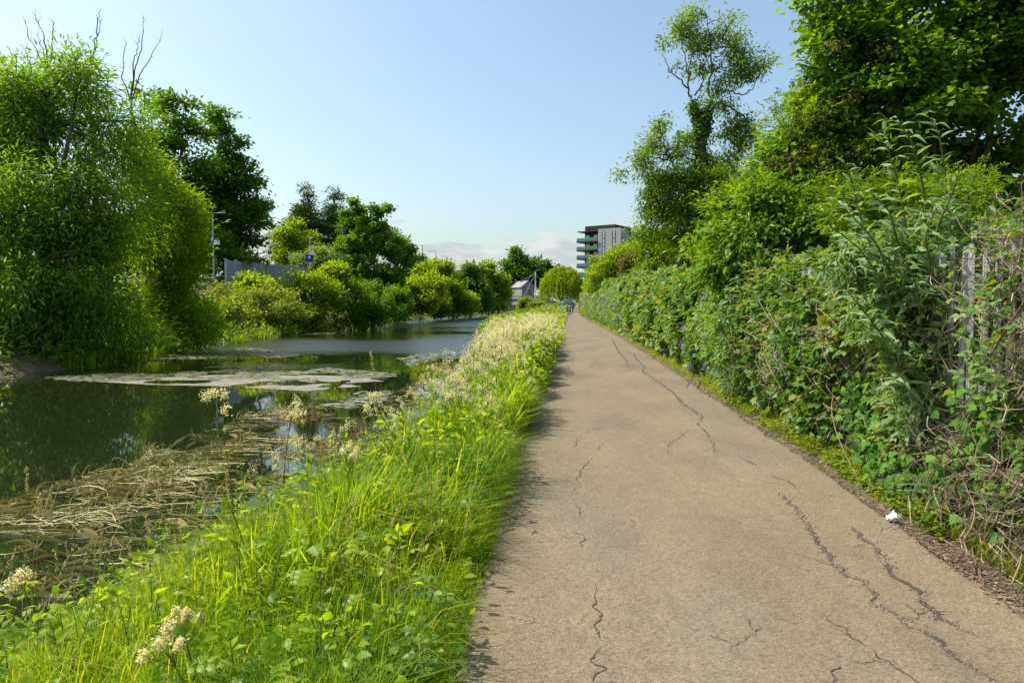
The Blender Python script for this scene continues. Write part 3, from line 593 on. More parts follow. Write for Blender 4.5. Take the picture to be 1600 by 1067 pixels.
for k, (lb_, px, py, rx, ry_, d_, lf) in enumerate([('pale bramble mound on the bank right beside the yellow green willow', 345, 498, 34, 28, 50, 'brshrub'), ('low green thicket at the foot of the yellow green willow', 318, 505, 24, 24, 45, 'syc'), ('tall weedy growth standing above the pale bramble bush', 395, 445, 30, 14, 60, 'shrub'), ('dark hollow thicket between the bramble bush and the leafy bush', 452, 500, 24, 26, 61, 'syc'), ('ragged green saplings rising above the leafy bush', 520, 432, 22, 16, 68, 'shrub'), ('leaning green thicket overhanging the water past the sycamore', 622, 478, 22, 24, 86, 'syc'), ('bright sapling top behind the bush past the sycamore', 660, 430, 18, 16, 104, 'osier'), ('dark thicket at the water line below the round yellow tinged tree', 682, 476, 18, 18, 108, 'syc'), ('green thicket linking the slim trees before the bridge', 752, 468, 18, 18, 148, 'far')]):
    shrub('thicket', lb_, d_, [(px + U(-.6, .6) * rx, py + U(-.7, .5) * ry_, rx * U(.35, .6), ry_ * U(.35, .7), U(-1, 1)) for q in range(9)] + [(px, py + ry_ * .5, rx * .9, ry_ * .6)], px, lf, .22 + d_ * .002, 380, spread=.35 + d_ * .004, ragged=.7)
# --- beyond the railway
tree('spruce_tree', 'first of two pointed dark conifers beyond the railway, above the pale shrubs', 118, [(480, 306, 9, 16), (479, 322, 18, 11), (478, 337, 30, 11), (477, 352, 40, 12), (476, 370, 48, 14), (476, 392, 48, 18)], 478, 'fir', .5, 1000, 14, .9, RH4, .3, ragged=.45, flat=.25, droop=.1, bark='bark', shell=.3)
tree('spruce_tree', 'second of two pointed dark conifers beyond the railway, next to the sycamore', 122, [(522, 304, 9, 16), (521, 322, 17, 11), (521, 337, 28, 11), (522, 352, 38, 13), (522, 372, 44, 15), (520, 395, 44, 18)], 521, 'fir', .5, 1000, 14, .9, RH4, .3, ragged=.45, flat=.25, droop=.1, shell=.3)
SR = 'shrubs and trees beyond the railway'
shrub('pale_shrub', 'pale green tree beside the first conifer, behind the platform fence', 104, [(455, 365, 22, 20), (440, 385, 22, 20), (470, 378, 26, 18), (450, 400, 34, 16), (490, 385, 22, 14)], 455, 'shrub', .36, 800, spread=.8, group=SR)
shrub('buddleia_bush', 'greyish buddleia bush with faded pink blossom behind the blue lamp signs', 96, [(500, 400, 24, 14), (530, 395, 24, 14), (515, 412, 36, 12), (470, 408, 24, 12), (550, 408, 20, 10)], 510, 'budd', .3, 800, spread=.6, group=SR)
shrub('leafy_tree', 'rounded green tree filling in behind the flat-topped sycamore', 112, [(550, 350, 18, 20), (580, 370, 32, 26), (615, 385, 26, 20), (630, 405, 18, 14), (555, 385, 26, 22)], 585, 'far', .42, 900, spread=.9, group=SR, cat='tree')
shrub('purple_tree', 'small dark purple leaved tree beside the first of the distant lamps', 122, [(641, 408, 8, 7), (641, 418, 7, 9), (643, 430, 7, 9)], 642, 'copper', .3, 350, spread=.5, group=SR, cat='tree')
shrub('leafy_tree', 'small pale tree right behind the first of the distant lamps', 135, [(655, 408, 9, 9), (662, 418, 12, 10), (650, 425, 12, 12)], 657, 'far', .4, 400, spread=.8, group=SR, cat='tree')
tree('lime_tree', 'large round topped green tree behind the small grey house', 270, [(808, 408, 20, 14), (822, 412, 18, 14), (800, 425, 18, 16), (820, 432, 26, 20), (797, 412, 8, 8), (838, 432, 14, 14), (815, 452, 26, 14)], 815, 'far', 1.0, 750, 14, 1.8, RH8, .5, ragged=.35, fill=.2)
tree('lime_tree', 'darker round tree behind the bridge mast and weeping willow', 280, [(842, 412, 14, 9), (852, 420, 14, 12), (862, 428, 14, 12), (845, 438, 20, 16), (875, 440, 16, 14)], 850, 'fardark', 1.0, 550, 14, 1.8, RH8, .5, ragged=.35, fill=.2)
tree('lime_tree', 'low dark tree between the railway trees and the round topped tree', 285, [(785, 440, 14, 14), (775, 452, 18, 14), (760, 448, 16, 16), (735, 450, 20, 14)], 775, 'fardark', 1.0, 400, 14, 1.8, RH8, .4, ragged=.35, fill=.2)

# weeping willow beside the towpath
def weeping(d):
    b = at(878, 470, d); B0 = np.array([b[0], d, g1(b[0], d)])
    t = thing('weeping_willow', 'yellow green weeping willow hanging over the end of the towpath', 'tree', B0)
    k = d / F_PX; tb = MB(); lb = MB(); top = B0 + [0, 0, 7.5]
    tb.tube([B0 - [0, 0, .3], B0 + [.2, 0, 2.5], B0 + [0, .1, 5]], [.5, .38, .3], 8)
    n = 420; a = U(0, 6.283, n); r = np.sqrt(U(0, 1, n)); px_ = np.cos(a) * r; py2 = np.sin(a) * r
    hgt = at(0, 418, d)[2] - B0[2]
    S0 = np.stack([B0[0] + px_ * 6.0, d + py2 * 6.0, B0[2] + (hgt - .3) * (1 - .36 * r**2.4) * U(.9, 1.04, n)], -1)
    for q in range(n):
        if q % 6 == 0: limb(tb, B0 + [0, 0, 4.5], S0[q], .12, .03, .12, 5, 4, sag=.12)
    ln = np.minimum(U(2.5, 8, n) * (.45 + .75 * r), S0[:, 2] - B0[2] - U(.6, 2.2, n)); ln = np.maximum(ln, 1.2)
    m_ = 46; tt = np.tile(np.linspace(0, 1, m_), n); qi = np.repeat(np.arange(n), m_)
    out_ = np.stack([px_, py2, np.zeros(n)], -1)
    P = S0[qi] + out_[qi] * (np.sin(tt * 1.57) * .9)[:, None]; P[:, 2] -= ln[qi] * tt
    P += rng.normal(size=P.shape) * [.22, .22, .1]
    D = rng.normal(size=P.shape) * .4; D[:, 2] -= 1.1
    lb.inst(RH4, P, orient(D, out_[qi] + rng.normal(size=P.shape) * .5 + [0, 0, .4]), U(.4, .85, len(P)), np.clip(U(0, 1, n)[qi] * .5 + U(0, .5, len(P)), 0, 1))
    tb.build('trunk', G['bark'], t, smooth=True); lb.build('crown', G['weep'], t)
weeping(200)
shrub('rounded_bush', 'rounded olive bush on the near bank below the footbridge', 190, [(822, 473, 11, 8), (830, 477, 12, 8), (816, 480, 9, 7)], 823, 'brshrub', .45, 350, spread=.8, group='bushes by the bridge')
shrub('rounded_bush', 'pale grey green bush beside the foot of the weeping willow', 186, [(838, 478, 9, 7), (845, 482, 8, 6)], 840, 'budd', .4, 250, spread=.7, group='bushes by the bridge')

# --- right of the path, behind the fence
ASH = []
def ash_frame(mb, d=35):
    """the ash's visible trunk and forks"""
    allq = []; W = lambda *p: np.array([at(x, y, d + (z[0] if z else 0)) for x, y, *z in p])
    def curve(p, r0, r1, n=6):
        p = W(*p); k = len(p); tt = np.linspace(0, k - 1, k * 5); Q = np.stack([np.interp(tt, np.arange(k), p[:, a]) for a in range(3)], -1)
        Q[1:-1] = (Q[:-2] + Q[1:-1] * 2 + Q[2:]) / 4; Q[1:-1] += rng.normal(size=(len(Q) - 2, 3)) * .03
        mb.tube(Q, np.linspace(r0, r1, len(Q)) * (1 if r0 > .3 else .62), n); allq.append(Q); return Q
    tr = curve([(1082, 470), (1078, 400), (1084, 330), (1094, 260), (1098, 200), (1102, 178)], .38, .2, 9)
    curve([(1092, 215), (1085, 185), (1082, 160), (1074, 140), (1078, 100), (1092, 40)], .14, .03)
    curve([(1075, 138), (1060, 122), (1045, 112), (1036, 80)], .07, .02); curve([(1077, 125), (1070, 90), (1062, 50)], .06, .02)
    curve([(1100, 185), (1112, 160), (1106, 140), (1112, 110), (1110, 60), (1104, 25)], .13, .025)
    curve([(1112, 150), (1130, 140), (1160, 148), (1176, 140), (1190, 105)], .08, .02); curve([(1086, 150), (1098, 130), (1100, 100), (1128, 60)], .07, .02)
    curve([(1112, 160), (1130, 120), (1150, 80)], .07, .02); curve([(1110, 175), (1124, 160), (1168, 185), (1188, 215), (1190, 245)], .09, .02)
    curve([(1090, 300), (1060, 270), (1040, 240), (1028, 190)], .13, .03); curve([(1045, 250), (1010, 245), (975, 265)], .07, .015)
    curve([(1082, 345), (1050, 320), (1015, 300)], .1, .02); curve([(1088, 310), (1125, 290), (1150, 270)], .09, .02)
    ASH.append(tr); return allq
def ash():
    tree('ash_tree', 'tall open-crowned ash with an ivy-clad trunk against the sky', 35,
     [(1100, 26, 28, 18), (1062, 46, 24, 16), (1132, 50, 26, 18), (1040, 74, 20, 16), (1088, 76, 28, 14), (1150, 82, 26, 18), (1192, 98, 20, 12), (1110, 104, 28, 12), (1142, 118, 30, 14), (1172, 116, 22, 12), (1046, 100, 14, 10), (1072, 112, 16, 9), (1120, 135, 24, 10), (1165, 145, 22, 10),
      (1168, 188, 22, 16), (1188, 205, 14, 20), (1158, 215, 18, 14), (1190, 240, 10, 12), (1082, 175, 14, 14), (1130, 165, 24, 14), (1120, 205, 28, 22), (1078, 205, 18, 20), (1066, 240, 20, 22), (1150, 240, 20, 18), (1150, 165, 20, 12),
      (1030, 195, 10, 16), (1022, 222, 22, 18), (992, 245, 18, 12), (972, 268, 14, 9), (1045, 240, 20, 18), (1012, 262, 26, 20), (1040, 290, 34, 28), (1010, 320, 26, 24), (1062, 330, 34, 32), (1020, 350, 28, 22), (1050, 370, 36, 24),
      (1120, 250, 28, 24), (1090, 280, 34, 30), (1130, 295, 30, 28), (1100, 320, 38, 32), (1135, 330, 24, 24), (1095, 360, 40, 28), (1140, 270, 22, 16), (1090, 390, 44, 26)],
     1080, 'ash', .18, 2400, 18, .42, rhomb(.36), .3, shell=.5, ragged=.4, droop=.5, flat=.7, twigs=True, fork=.2, frame=ash_frame, bs=(.4, .8))
    t = [o for o in bpy.data.objects if o.name == 'ash_tree'][0]; tr = ASH[0]; W = lambda *p: np.array([at(x, y, 35) for x, y in p])
    lb = MB(); n = 3400; q = rng.integers(3, len(tr), n); P = tr[q] + unit(n) * np.array([.5, .5, .35]) * U(.3, 1.0, n)[:, None]
    lb.inst(RH8, P, orient(unit(n) - [0, 0, .6], nrm(P - tr[q]) + rng.normal(size=(n, 3)) * .35 + [0, 0, .3]), U(.12, .22, n), U(0, .7, n))
    p2 = W((1095, 220), (1088, 185), (1083, 160)); q = U(0, 1.99, 900); P = np.stack([np.interp(q, [0, 1, 2], p2[:, a]) for a in range(3)], -1); e = unit(900); P = P + e * U(.12, .32, 900)[:, None]
    lb.inst(RH8, P, orient(unit(900) - [0, 0, .6], e + [0, 0, .3]), U(.1, .18, 900), U(.1, .8, 900))
    lb.build('ivy', G['ivy'], t)
ash()
RB = 'trees and bushes behind the right-hand hedge'
shrub('ash_sapling', 'bright yellow green young ash below the tall ivy-clad ash', 44, [(1060, 395, 30, 28), (1035, 385, 26, 26), (1080, 420, 36, 20), (1020, 420, 30, 20), (1000, 390, 22, 22)], 1045, 'osier', .2, 900, spread=.45, group=RB, cat='tree', T=RH4)
shrub('ash_sapling', 'young tree with light green crown below the apartment block', 62, [(970, 400, 20, 16), (955, 420, 22, 18), (985, 412, 20, 20), (935, 432, 14, 14), (960, 440, 26, 14), (926, 445, 10, 14)], 965, 'shrub', .26, 800, spread=.55, group=RB, cat='tree', T=RH4)
shrub('seeding_shrub', 'rust brown seeding shrub between the two young trees', 54, [(985, 415, 12, 16), (995, 400, 10, 10), (978, 428, 14, 10)], 985, 'rust', .17, 260, spread=.4, group=RB)
shrub('slim_tree', 'slim pointed yellow green tree in front of the lowest balconies', 90, [(929, 410, 4, 12), (929, 428, 8, 12), (926, 442, 10, 10)], 928, 'osier', .3, 260, spread=.5, group=RB, cat='tree')
tree('sycamore_tree', 'large dark sycamore filling the top right corner behind the fence', 12.5,
     [(1330, 20, 70, 50), (1295, 55, 40, 45), (1300, 120, 55, 50), (1275, 185, 50, 45, .5), (1340, 90, 60, 60), (1400, 170, 70, 60, -.5), (1240, 250, 50, 45), (1300, 260, 60, 55), (1420, 60, 90, 70), (1530, 40, 90, 80), (1360, 110, 80, 60), (1470, 150, 90, 60, .5), (1570, 140, 80, 80), (1450, -60, 120, 70), (1620, 40, 100, 120), (1560, 240, 90, 70, .8), (1440, 250, 80, 60, 1), (1340, 190, 60, 60, .5), (1610, 320, 80, 70, 1), (1480, 330, 90, 60, 1.4), (1600, 420, 60, 70, 1.2)],
     1470, 'syc', .102, 2600, 19, .27, LF4B, .2, shell=.45, ragged=.35, droop=.35, flat=.5, fill=.5, updir=.5, base_xy=(8.6, 16))
tree('elder_tree', 'elder with brownish flower heads sloping down from the big sycamore to the hedge', 12.5,
     [(1290, 150, 45, 40), (1250, 215, 50, 40), (1320, 220, 60, 60), (1225, 270, 50, 40), (1285, 300, 60, 50), (1360, 280, 60, 50), (1200, 300, 40, 35), (1240, 345, 60, 40), (1310, 120, 40, 40), (1245, 160, 16, 12), (1220, 172, 14, 8), (1265, 100, 16, 10), (1300, 50, 30, 30), (1285, 15, 18, 20)],
     1310, 'elder', .175, 1650, 9, .25, PIN, .05, shell=.3, ragged=.4, droop=.4, flat=.55, fill=.35, group=RB, base_xy=(5.2, 13.6))
shrub('elder_bush', 'leafy elder bush rising behind the silvery buddleia', 10.2, [(1370, 350, 60, 50), (1430, 330, 60, 60), (1330, 330, 60, 50), (1500, 400, 60, 60, -1), (1420, 420, 60, 50, -1), (1560, 380, 60, 60, -1), (1480, 320, 60, 60)], 1440, 'elder', .13, 620, per=11, spread=.22, T=PIN, group=RB, trunk_r=.04, base_xy=(5.2, 10.4))
shrub('elder_bush', 'dark leafy bush seen through the gaps of the palisade fence', 6.6, [(1540, 500, 80, 100), (1630, 540, 80, 120), (1480, 620, 60, 80), (1580, 660, 90, 80), (1640, 400, 60, 60)], 1560, 'elder', .12, 420, per=11, spread=.2, T=LF4N, group=RB, trunk_r=.04, base_xy=(4.4, 6.8))
e = [o for o in bpy.data.objects if o.name == 'elder_tree'][0]; mb = MB()
for px, py, r_ in [(1190, 300, 34), (1215, 265, 30), (1240, 250, 24), (1290, 240, 26), (1300, 265, 24), (1345, 235, 18), (1265, 185, 22), (1380, 80, 18), (1300, 75, 16), (1285, 280, 26), (1250, 130, 12), (1175, 330, 20), (1330, 150, 14)]:
    n = int(r_ * 6); c = at(px, py, 11.75); P = c + rng.normal(size=(n, 3)) * r_ * 12 / F_PX * np.array([.55, .4, .4])
    mb.inst(RH8, P, orient(unit(n), unit(n) + [0, 0, 1]), U(.02, .045, n), U(0, 1, n))
tag(mb.build('seed_heads', G['rust'], e), kind='stuff')
shrub('dogwood_bush', 'glossy mid green bush rising above the hedge in the middle right', 11.5, [(1180, 370, 55, 40), (1240, 370, 60, 50), (1290, 390, 55, 55), (1150, 415, 45, 36), (1210, 430, 70, 50), (1280, 460, 60, 50), (1340, 400, 50, 50), (1180, 480, 60, 40), (1250, 520, 60, 40), (1150, 520, 40, 40), (1130, 400, 30, 30), (1110, 440, 26, 26), (1210, 330, 50, 40), (1150, 360, 36, 34), (1270, 340, 50, 40)], 1240, 'glossy', .12, 1600, per=14, spread=.24, T=LF4N, group=RB, fill=.3, droop=.45, ragged=.65, base_xy=(4.3, 11.8))
shrub('hazel_bush', 'bright leafy bush filling the slope between the ash and the glossy bush', 17, [(1150, 330, 40, 36), (1180, 300, 36, 36), (1120, 370, 36, 34), (1110, 405, 34, 26), (1160, 380, 40, 40), (1205, 330, 36, 36)], 1150, 'elder', .15, 620, per=13, spread=.3, T=LF4N, group=RB, base_xy=(5.2, 17.3))
# ------------------------------------------------------------------ built things
def shared(o, parent, name, loc, rot=None):
    c = link(bpy.data.objects.new(name, o.data)); c.parent = parent; c.location = loc
    if rot is not None: c.rotation_euler = rot
    return c
# steel palisade fence beside the path
FX = 3.07
t = thing('palisade_fence', 'weathered grey steel palisade fence overgrown with creepers beside the path', 'fence', (FX, 3, 0))
W_ = .068; prof = [(-.5, 0), (-.3, .018), (-.12, .018), (0, .004), (.12, .018), (.3, .018), (.5, 0)]
mb = MB(); V = []
for z, kx in ((.03, 1), (2.02, 1), (2.12, .35)):
    for a, b_ in prof: V.append((b_ * -1, a * W_ * kx, z))
    for a, b_ in prof: V.append((b_ * -1 + .004, a * W_ * kx, z))
F = []
for l in range(2):
    for q in range(6):
        a = l * 14 + q; F.append((a, a + 1, a + 15, a + 14)); F.append((a + 7, a + 21, a + 22, a + 8))
mb.add(V, F); pale0 = mb.build('pale', G['fence'], t, org=(0, 0, 0)); pale0.location = (0, .3, 0)
for k in range(1, 92):
    y = .3 + k * .148
    shared(pale0, t, 'pale', (U(-.004, .004), y, g1(FX, y + 3) - g1(FX, 3.3) + U(-.01, .01)), (U(-.012, .012), U(-.01, .01), U(-.06, .06)))
for z in (.45, 1.72):
    mb = MB(); mb.box((FX + .01, 3, z), (FX + .055, 17, z + .05)); mb.build('rail', G['fence'], t)
for y in (4.1, 6.85, 9.6, 12.35, 15.1):
    mb = MB(); mb.box((FX + .06, y, 0), (FX + .14, y + .06, 2.0)); mb.build('post', G['fence'], t)

# railway platform fence of grey panels on a brick plinth
A, B = np.array([-31.4, 60.]), np.array([-38.5, 104.]); L_ = np.linalg.norm(B - A); u = (B - A) / L_; ang = math.atan2(u[1], u[0])
za, zb = 3.75, 5.3
t = thing('panel_fence', 'grey ribbed panel fence along the railway platform behind the far bank', 'fence', (A[0], A[1], za))
Mz = rz(ang)
n = 16; st = L_ / n
for k in range(n):
    z = za + (zb - za) * k / n; o = np.array([*(A + u * st * k), z])
    p = MB(); p.box((.16, -.03, .12), (st - .16, .03, 1.95), M=Mz, o=o); p.box((.14, -.05, 1.95), (st - .14, .05, 2.05), M=Mz, o=o); p.box((.14, -.05, .03), (st - .14, .05, .12), M=Mz, o=o)
    pn = p.build('panel', G['conc'], t)
    r_ = MB()
    for q in np.arange(.3, st - .3, .28): r_.box((q, -.075, .14), (q + .1, -.031, 1.93), M=Mz, o=o)
    r_.build('rib', G['conc'], pn)
    p = MB(); p.box((-.14, -.09, -.1), (.14, .09, 2.1), M=Mz, o=o); p.box((-.17, -.12, 2.1), (.17, .12, 2.16), M=Mz, o=o); p.build('post', G['conc'], t)
G['brick'] = noisy('dark_red_brick', (.09, .035, .028), (.16, .07, .05), 9, .9, .3)
p = MB()
for k in range(n):
    z = za + (zb - za) * k / n; o = np.array([*(A + u * st * k), z]); p.box((0, -.2, -1.6), (st, .2, -.32), M=Mz, o=o); p.box((-.02, -.34, -.3), (st - .02, .25, .0), M=Mz, o=o, m=1)
p.build('plinth', [G['brick'], G['conc']], t)

# station lamps
def lamp(label, px, top, d, h, arm, sign=None, box=None, yellow=False, post='darksteel'):
    T_ = at(px, top, d); zb_ = T_[2] - h
    t = thing('street_lamp', label, 'lamp post', (T_[0], d, zb_), 'lamps of the railway station')
    mb = MB(); c = T_ * [1, 1, 0]
    mb.tube([c + [0, 0, zb_ - 1.5], c + [0, 0, zb_ + 1.2], c + [0, 0, zb_ + 1.25], c + [0, 0, T_[2]]], [.1, .1, .075, .055], 8); mb.build('post', G[post], t, smooth=True)
    mb = MB(); e = T_ + [arm * .5, 0, .06]; mb.tube([T_ - [0, 0, .02], T_ + [arm * .12, 0, .05], e], .035, 6)
    mb.build('arm', G[post], t, smooth=True)
    mb = MB(); lo = np.minimum(e, e + [arm * .75, 0, 0]); hi = np.maximum(e, e + [arm * .75, 0, 0]); mb.box(lo - [0, .16, .05], hi + [0, .16, .05]); mb.build('lamp_head', G['galv'], t, bevel=.03)
    if yellow:
        mb = MB(); mb.tube([c + [0, 0, zb_ + .05], c + [0, 0, zb_ + 1.5]], .112, 8); mb.build('yellow_base', G['yellow'], t, smooth=True)
    if sign:
        s_ = at(px + sign[0], sign[1], d); mb = MB(); mb.box(s_ - [sign[2], .16, sign[3]], s_ + [sign[2], -.11, sign[3]]); sg = mb.build('sign_board', G['blue'], t)
        mb = MB(); mb.box(s_ - [sign[2] * .3, .175, -.02], s_ + [sign[2] * .3, -.163, .3]); mb.build('pictogram', G['white'], sg)
    if box:
        s_ = at(px + box[0], box[1], d); mb = MB(); mb.box(s_ - [.2, .2, .22], s_ + [.2, .2, .22]); mb.build('speaker_box', G['white'], t, bevel=.03)
lamp('lamp post in front of the dark alders, its arm pointing right', 332, 334, 63, 5.6, 1, (1, 377, .3, .3), (7, 379), post='galv')
lamp('lamp post with yellow base at the end of the grey panel fence', 420, 361, 88, 5.4, .7, (2, 394, .26, .28), (3, 381), True, post='galv')
lamp('lamp post with blue sign and yellow base in front of pink buddleia', 484, 372, 92, 5.2, .4, (0, 404, .55, .5), (5, 396), True, post='galv')
lamp('short lamp post above the small shelter roof, beside the sycamore', 530, 385, 98, 4.6, 1, None, (3, 402), post='galv')
lamp('tallest of the distant lamp posts, with blue sign and yellow base', 660, 384, 110, 5.6, -1.2, (0, 412, .42, .42), None, True)
for lb_, px, top, d in (('second of the distant lamp posts past the sycamore', 681, 393, 142), ('third of the distant lamp posts past the sycamore', 698, 401, 176), ('fourth of the distant lamp posts past the sycamore', 711, 407, 212), ('fifth of the distant lamp posts past the sycamore', 720, 412, 250), ('farthest and smallest of the distant lamp posts', 727, 416.5, 285)):
    lamp(lb_, px, top, d, 6.2, -1.3)
def shelter(label, px, py, d, wd):
    c = at(px, py, d); z0 = g1(c[0], d); t = thing('platform_shelter', label, 'shelter', (c[0], d, z0), 'platform shelters')
    mb = MB(); k = np.linspace(-1, 1, 9); V = [(c[0] + a * wd, d + s_, c[2] + .25 * (1 - a * a) + h_) for s_ in (-.9, .9) for h_ in (0, .1) for a in k]
    F = [(a, a + 1, a + 10, a + 9) for a in range(8)] + [(18 + a, 27 + a, 28 + a, 19 + a) for a in range(8)] + [(9 + a, 10 + a, 28 + a, 27 + a) for a in range(8)] + [(a, 18 + a, 19 + a, a + 1) for a in range(8)] + [(0, 9, 27, 18), (8, 26, 35, 17)]
    mb.add(V, F); mb.build('roof', G['galv'], t)
    for a in (-.8, .8):
        for b_ in (-.6, .6):
            mb = MB(); q = c + [a * wd, b_, 0]; mb.tube([[q[0], q[1], z0], q + [0, 0, .12]], .06, 6); mb.build('post', G['darksteel'], t)
    mb = MB(); mb.box((c[0] - wd * .8, d + .62, z0 + .3), (c[0] + wd * .8, d + .65, c[2] - .1)); mb.build('back_panel', G['glassdark'], t)
m, N, L, b = mat('tinted_glass'); b.inputs['Base Color'].default_value = (.05, .07, .08, 1); b.inputs['Roughness'].default_value = .06; b.inputs['Specular IOR Level'].default_value = .8; G['glassdark'] = m
shelter('small curved-roof platform shelter between the pink buddleia and the sycamore', 523, 418, 92, 1.5)
shelter('pale curved-roof platform shelter just right of the sycamore', 619, 434, 100, 1.6)
c = at(712, 428, 230); t = thing('flat_roofed_building', 'grey flat-roofed building below the smallest lamp posts', 'building', (c[0], 230, 8))
mb = MB(); mb.box((c[0] - 3, 228, 6), (c[0] + 5.5, 240, c[2] + .2)); mb.build('wall', G['conc'], t)
mb = MB(); mb.box((c[0] - 3.4, 227.6, c[2] + .2), (c[0] + 5.9, 240.4, c[2] + .6)); mb.build('roof', G['darksteel'], t)
for k in range(4):
    mb = MB(); mb.box((c[0] - 2.4 + k * 2, 227.9, c[2] - 1.5), (c[0] - 1.2 + k * 2, 227.99, c[2] - .4)); mb.build('window', G['glassdark'], t)

# cable-stayed footbridge over the canal
d = 238
t = thing('footbridge', 'low bridge over the canal with a white mast and cable stays', 'bridge', (at(793, 486, d)[0], d, WATER))
x0, x1 = at(770, 470, d)[0], at(846, 470, d)[0]; zt = at(800, 467.5, d)[2]
G['girder'] = noisy('blue_grey_girder', (.06, .085, .11), (.1, .13, .16), 3, .5)
G['stone'] = noisy('pale_stone', (.32, .28, .2), (.48, .43, .32), 4, .9, .2)
mb = MB(); mb.box((x0 - 3, d - 1.6, zt - .75), (x1, d + 1.6, zt)); mb.build('deck', G['girder'], t)
for s_ in (-1.5, 1.5):
    mb = MB(); mb.box((x0 - 3, d + s_ - .04, zt + 1.05), (x1, d + s_ + .04, zt + 1.15)); mb.box((x0 - 3, d + s_ - .02, zt + .55), (x1, d + s_ + .02, zt + .6)); mb.sticks([(a, d + s_, zt) for a in np.arange(x0 - 3, x1, .5)], [(a, d + s_, zt + 1.1) for a in np.arange(x0 - 3, x1, .5)], .022, .022, 4); mb.build('railing', G['girder'], t)
a, b_ = at(790.5, 480, d)[0], at(797.5, 480, d)[0]
mb = MB(); mb.box((a, d - 1.5, WATER - .8), (b_, d + 1.5, zt - .76)); mb.build('pier', G['stone'], t, bevel=.06)
mast = at(836.5, 464, d); mt = at(836.8, 425.5, d)
mb = MB(); mb.tube([mast - [0, 0, 1], mast, mt], [.26, .24, .17], 10); mo = mb.build('mast', G['white'], t, smooth=True)
mb = MB(); mb.tube([mt, mt + [.1, 0, .6], mt + [.9, 0, .8]], [.07, .05, .04], 6); mb.box(mt + [.8, -.2, .72], mt + [1.6, .2, .9]); mb.build('lamp_head', G['galv'], mo)
for px, py in ((791, 453), (797, 462), (801, 458), (818, 466), (843, 435)):
    e = at(px, py, d); mb = MB(); mb.tube([mt - [0, 0, .2], e] if px != 843 else [mt - [0, 0, .2], at(850, 446, d)], .055, 5); mb.build('cable_stay', G['galv'], t)
# abutment wall
mb = MB(); a = at(812, 470, d)[0]; mb.box((a, d - 2.5, WATER - .5), (x1 + 3, d + 2.5, zt - .8)); mb.build('abutment', G['stone'], t)
# grey house
d = 256; t = thing('gabled_house', 'small grey gabled house with a red chimney behind the bridge mast', 'house', (*at(822, 465, d)[:2], 3.5))
gl, gr_ = at(815.5, 460, d)[0], at(834.5, 460, d)[0]; ze = at(800, 448, d)[2]; zr = at(800, 439.5, d)[2]; lf = at(810.5, 460, d)[0]; dp = 8.0
G['render'] = noisy('grey_render', (.2, .2, .19), (.28, .28, .265), .8, .95, .1); G['slate'] = noisy('slate_roof', (.2, .19, .19), (.29, .28, .28), 2, .7, .2, stretch=(1, 6, 6))
sk = -4.5                                                   # the house runs back and to the left
P = lambda f, b: [(gl + b * sk, d + b * dp), (gr_ + b * sk, d + b * dp)][f]
mid = lambda b: ((gl + gr_) / 2 + b * sk, d + b * dp)
V = [(*P(0, 0), 2), (*P(1, 0), 2), (*P(1, 0), ze), (*mid(0), zr), (*P(0, 0), ze), (*P(0, 1), 2), (*P(1, 1), 2), (*P(1, 1), ze), (*mid(1), zr), (*P(0, 1), ze)]
mb = MB(); mb.add(V, [(0, 1, 2, 4), (5, 9, 7, 6), (0, 4, 9, 5), (1, 6, 7, 2)]); mb.add(V, [(4, 2, 3), (9, 8, 7)]); mb.build('wall', G['render'], t)
mb = MB()
for f in (0, 1):
    s_ = -1 if f == 0 else 1; e0, e1, r0, r1 = P(f, -.04), P(f, 1.03), mid(-.04), mid(1.03)
    V = [(e0[0] + s_ * .45, e0[1], ze - .3), (e1[0] + s_ * .45, e1[1], ze - .3), (r1[0], r1[1], zr + .06), (r0[0], r0[1], zr + .06)]; V += [(x, y, z + .18) for x, y, z in V]
    mb.add(V, [(0, 1, 2, 3), (4, 7, 6, 5), (0, 4, 5, 1), (1, 5, 6, 2), (2, 6, 7, 3), (3, 7, 4, 0)])
ro = mb.build('roof', G['slate'], t)
m0 = mid(.55); mb = MB(); mb.box((m0[0] - .55, m0[1] - .5, zr - .6), (m0[0] + .55, m0[1] + .5, zr + 1.3)); mb.box((m0[0] - .65, m0[1] - .6, zr + 1.3), (m0[0] + .65, m0[1] + .6, zr + 1.5)); ch = mb.build('chimney', G['brick'], ro)
for q in (-.25, .25):
    mb = MB(); mb.tube([(m0[0] + q, m0[1], zr + 1.5), (m0[0] + q, m0[1], zr + 1.95)], .13, 8); mb.build('chimney_pot', G['brick'], ro)
for fx, z0, z1 in ((.72, .35, .8), (.62, -1.9, -1.2), (.25, .35, .8)):
    xx = gl + (gr_ - gl) * fx; zc = ze
    mb = MB(); mb.box((xx - .45, d - .05, zc - .75 + z0), (xx + .45, d - .02, zc + .1 + z1)); wn = mb.build('window', G['glassdark'], t)
    mb = MB(); 
    for q in (-.5, .44): mb.box((xx + q, d - .09, zc - .8 + z0), (xx + q + .06, d - .04, zc + .15 + z1))
    mb.build('frame', G['white'], wn)

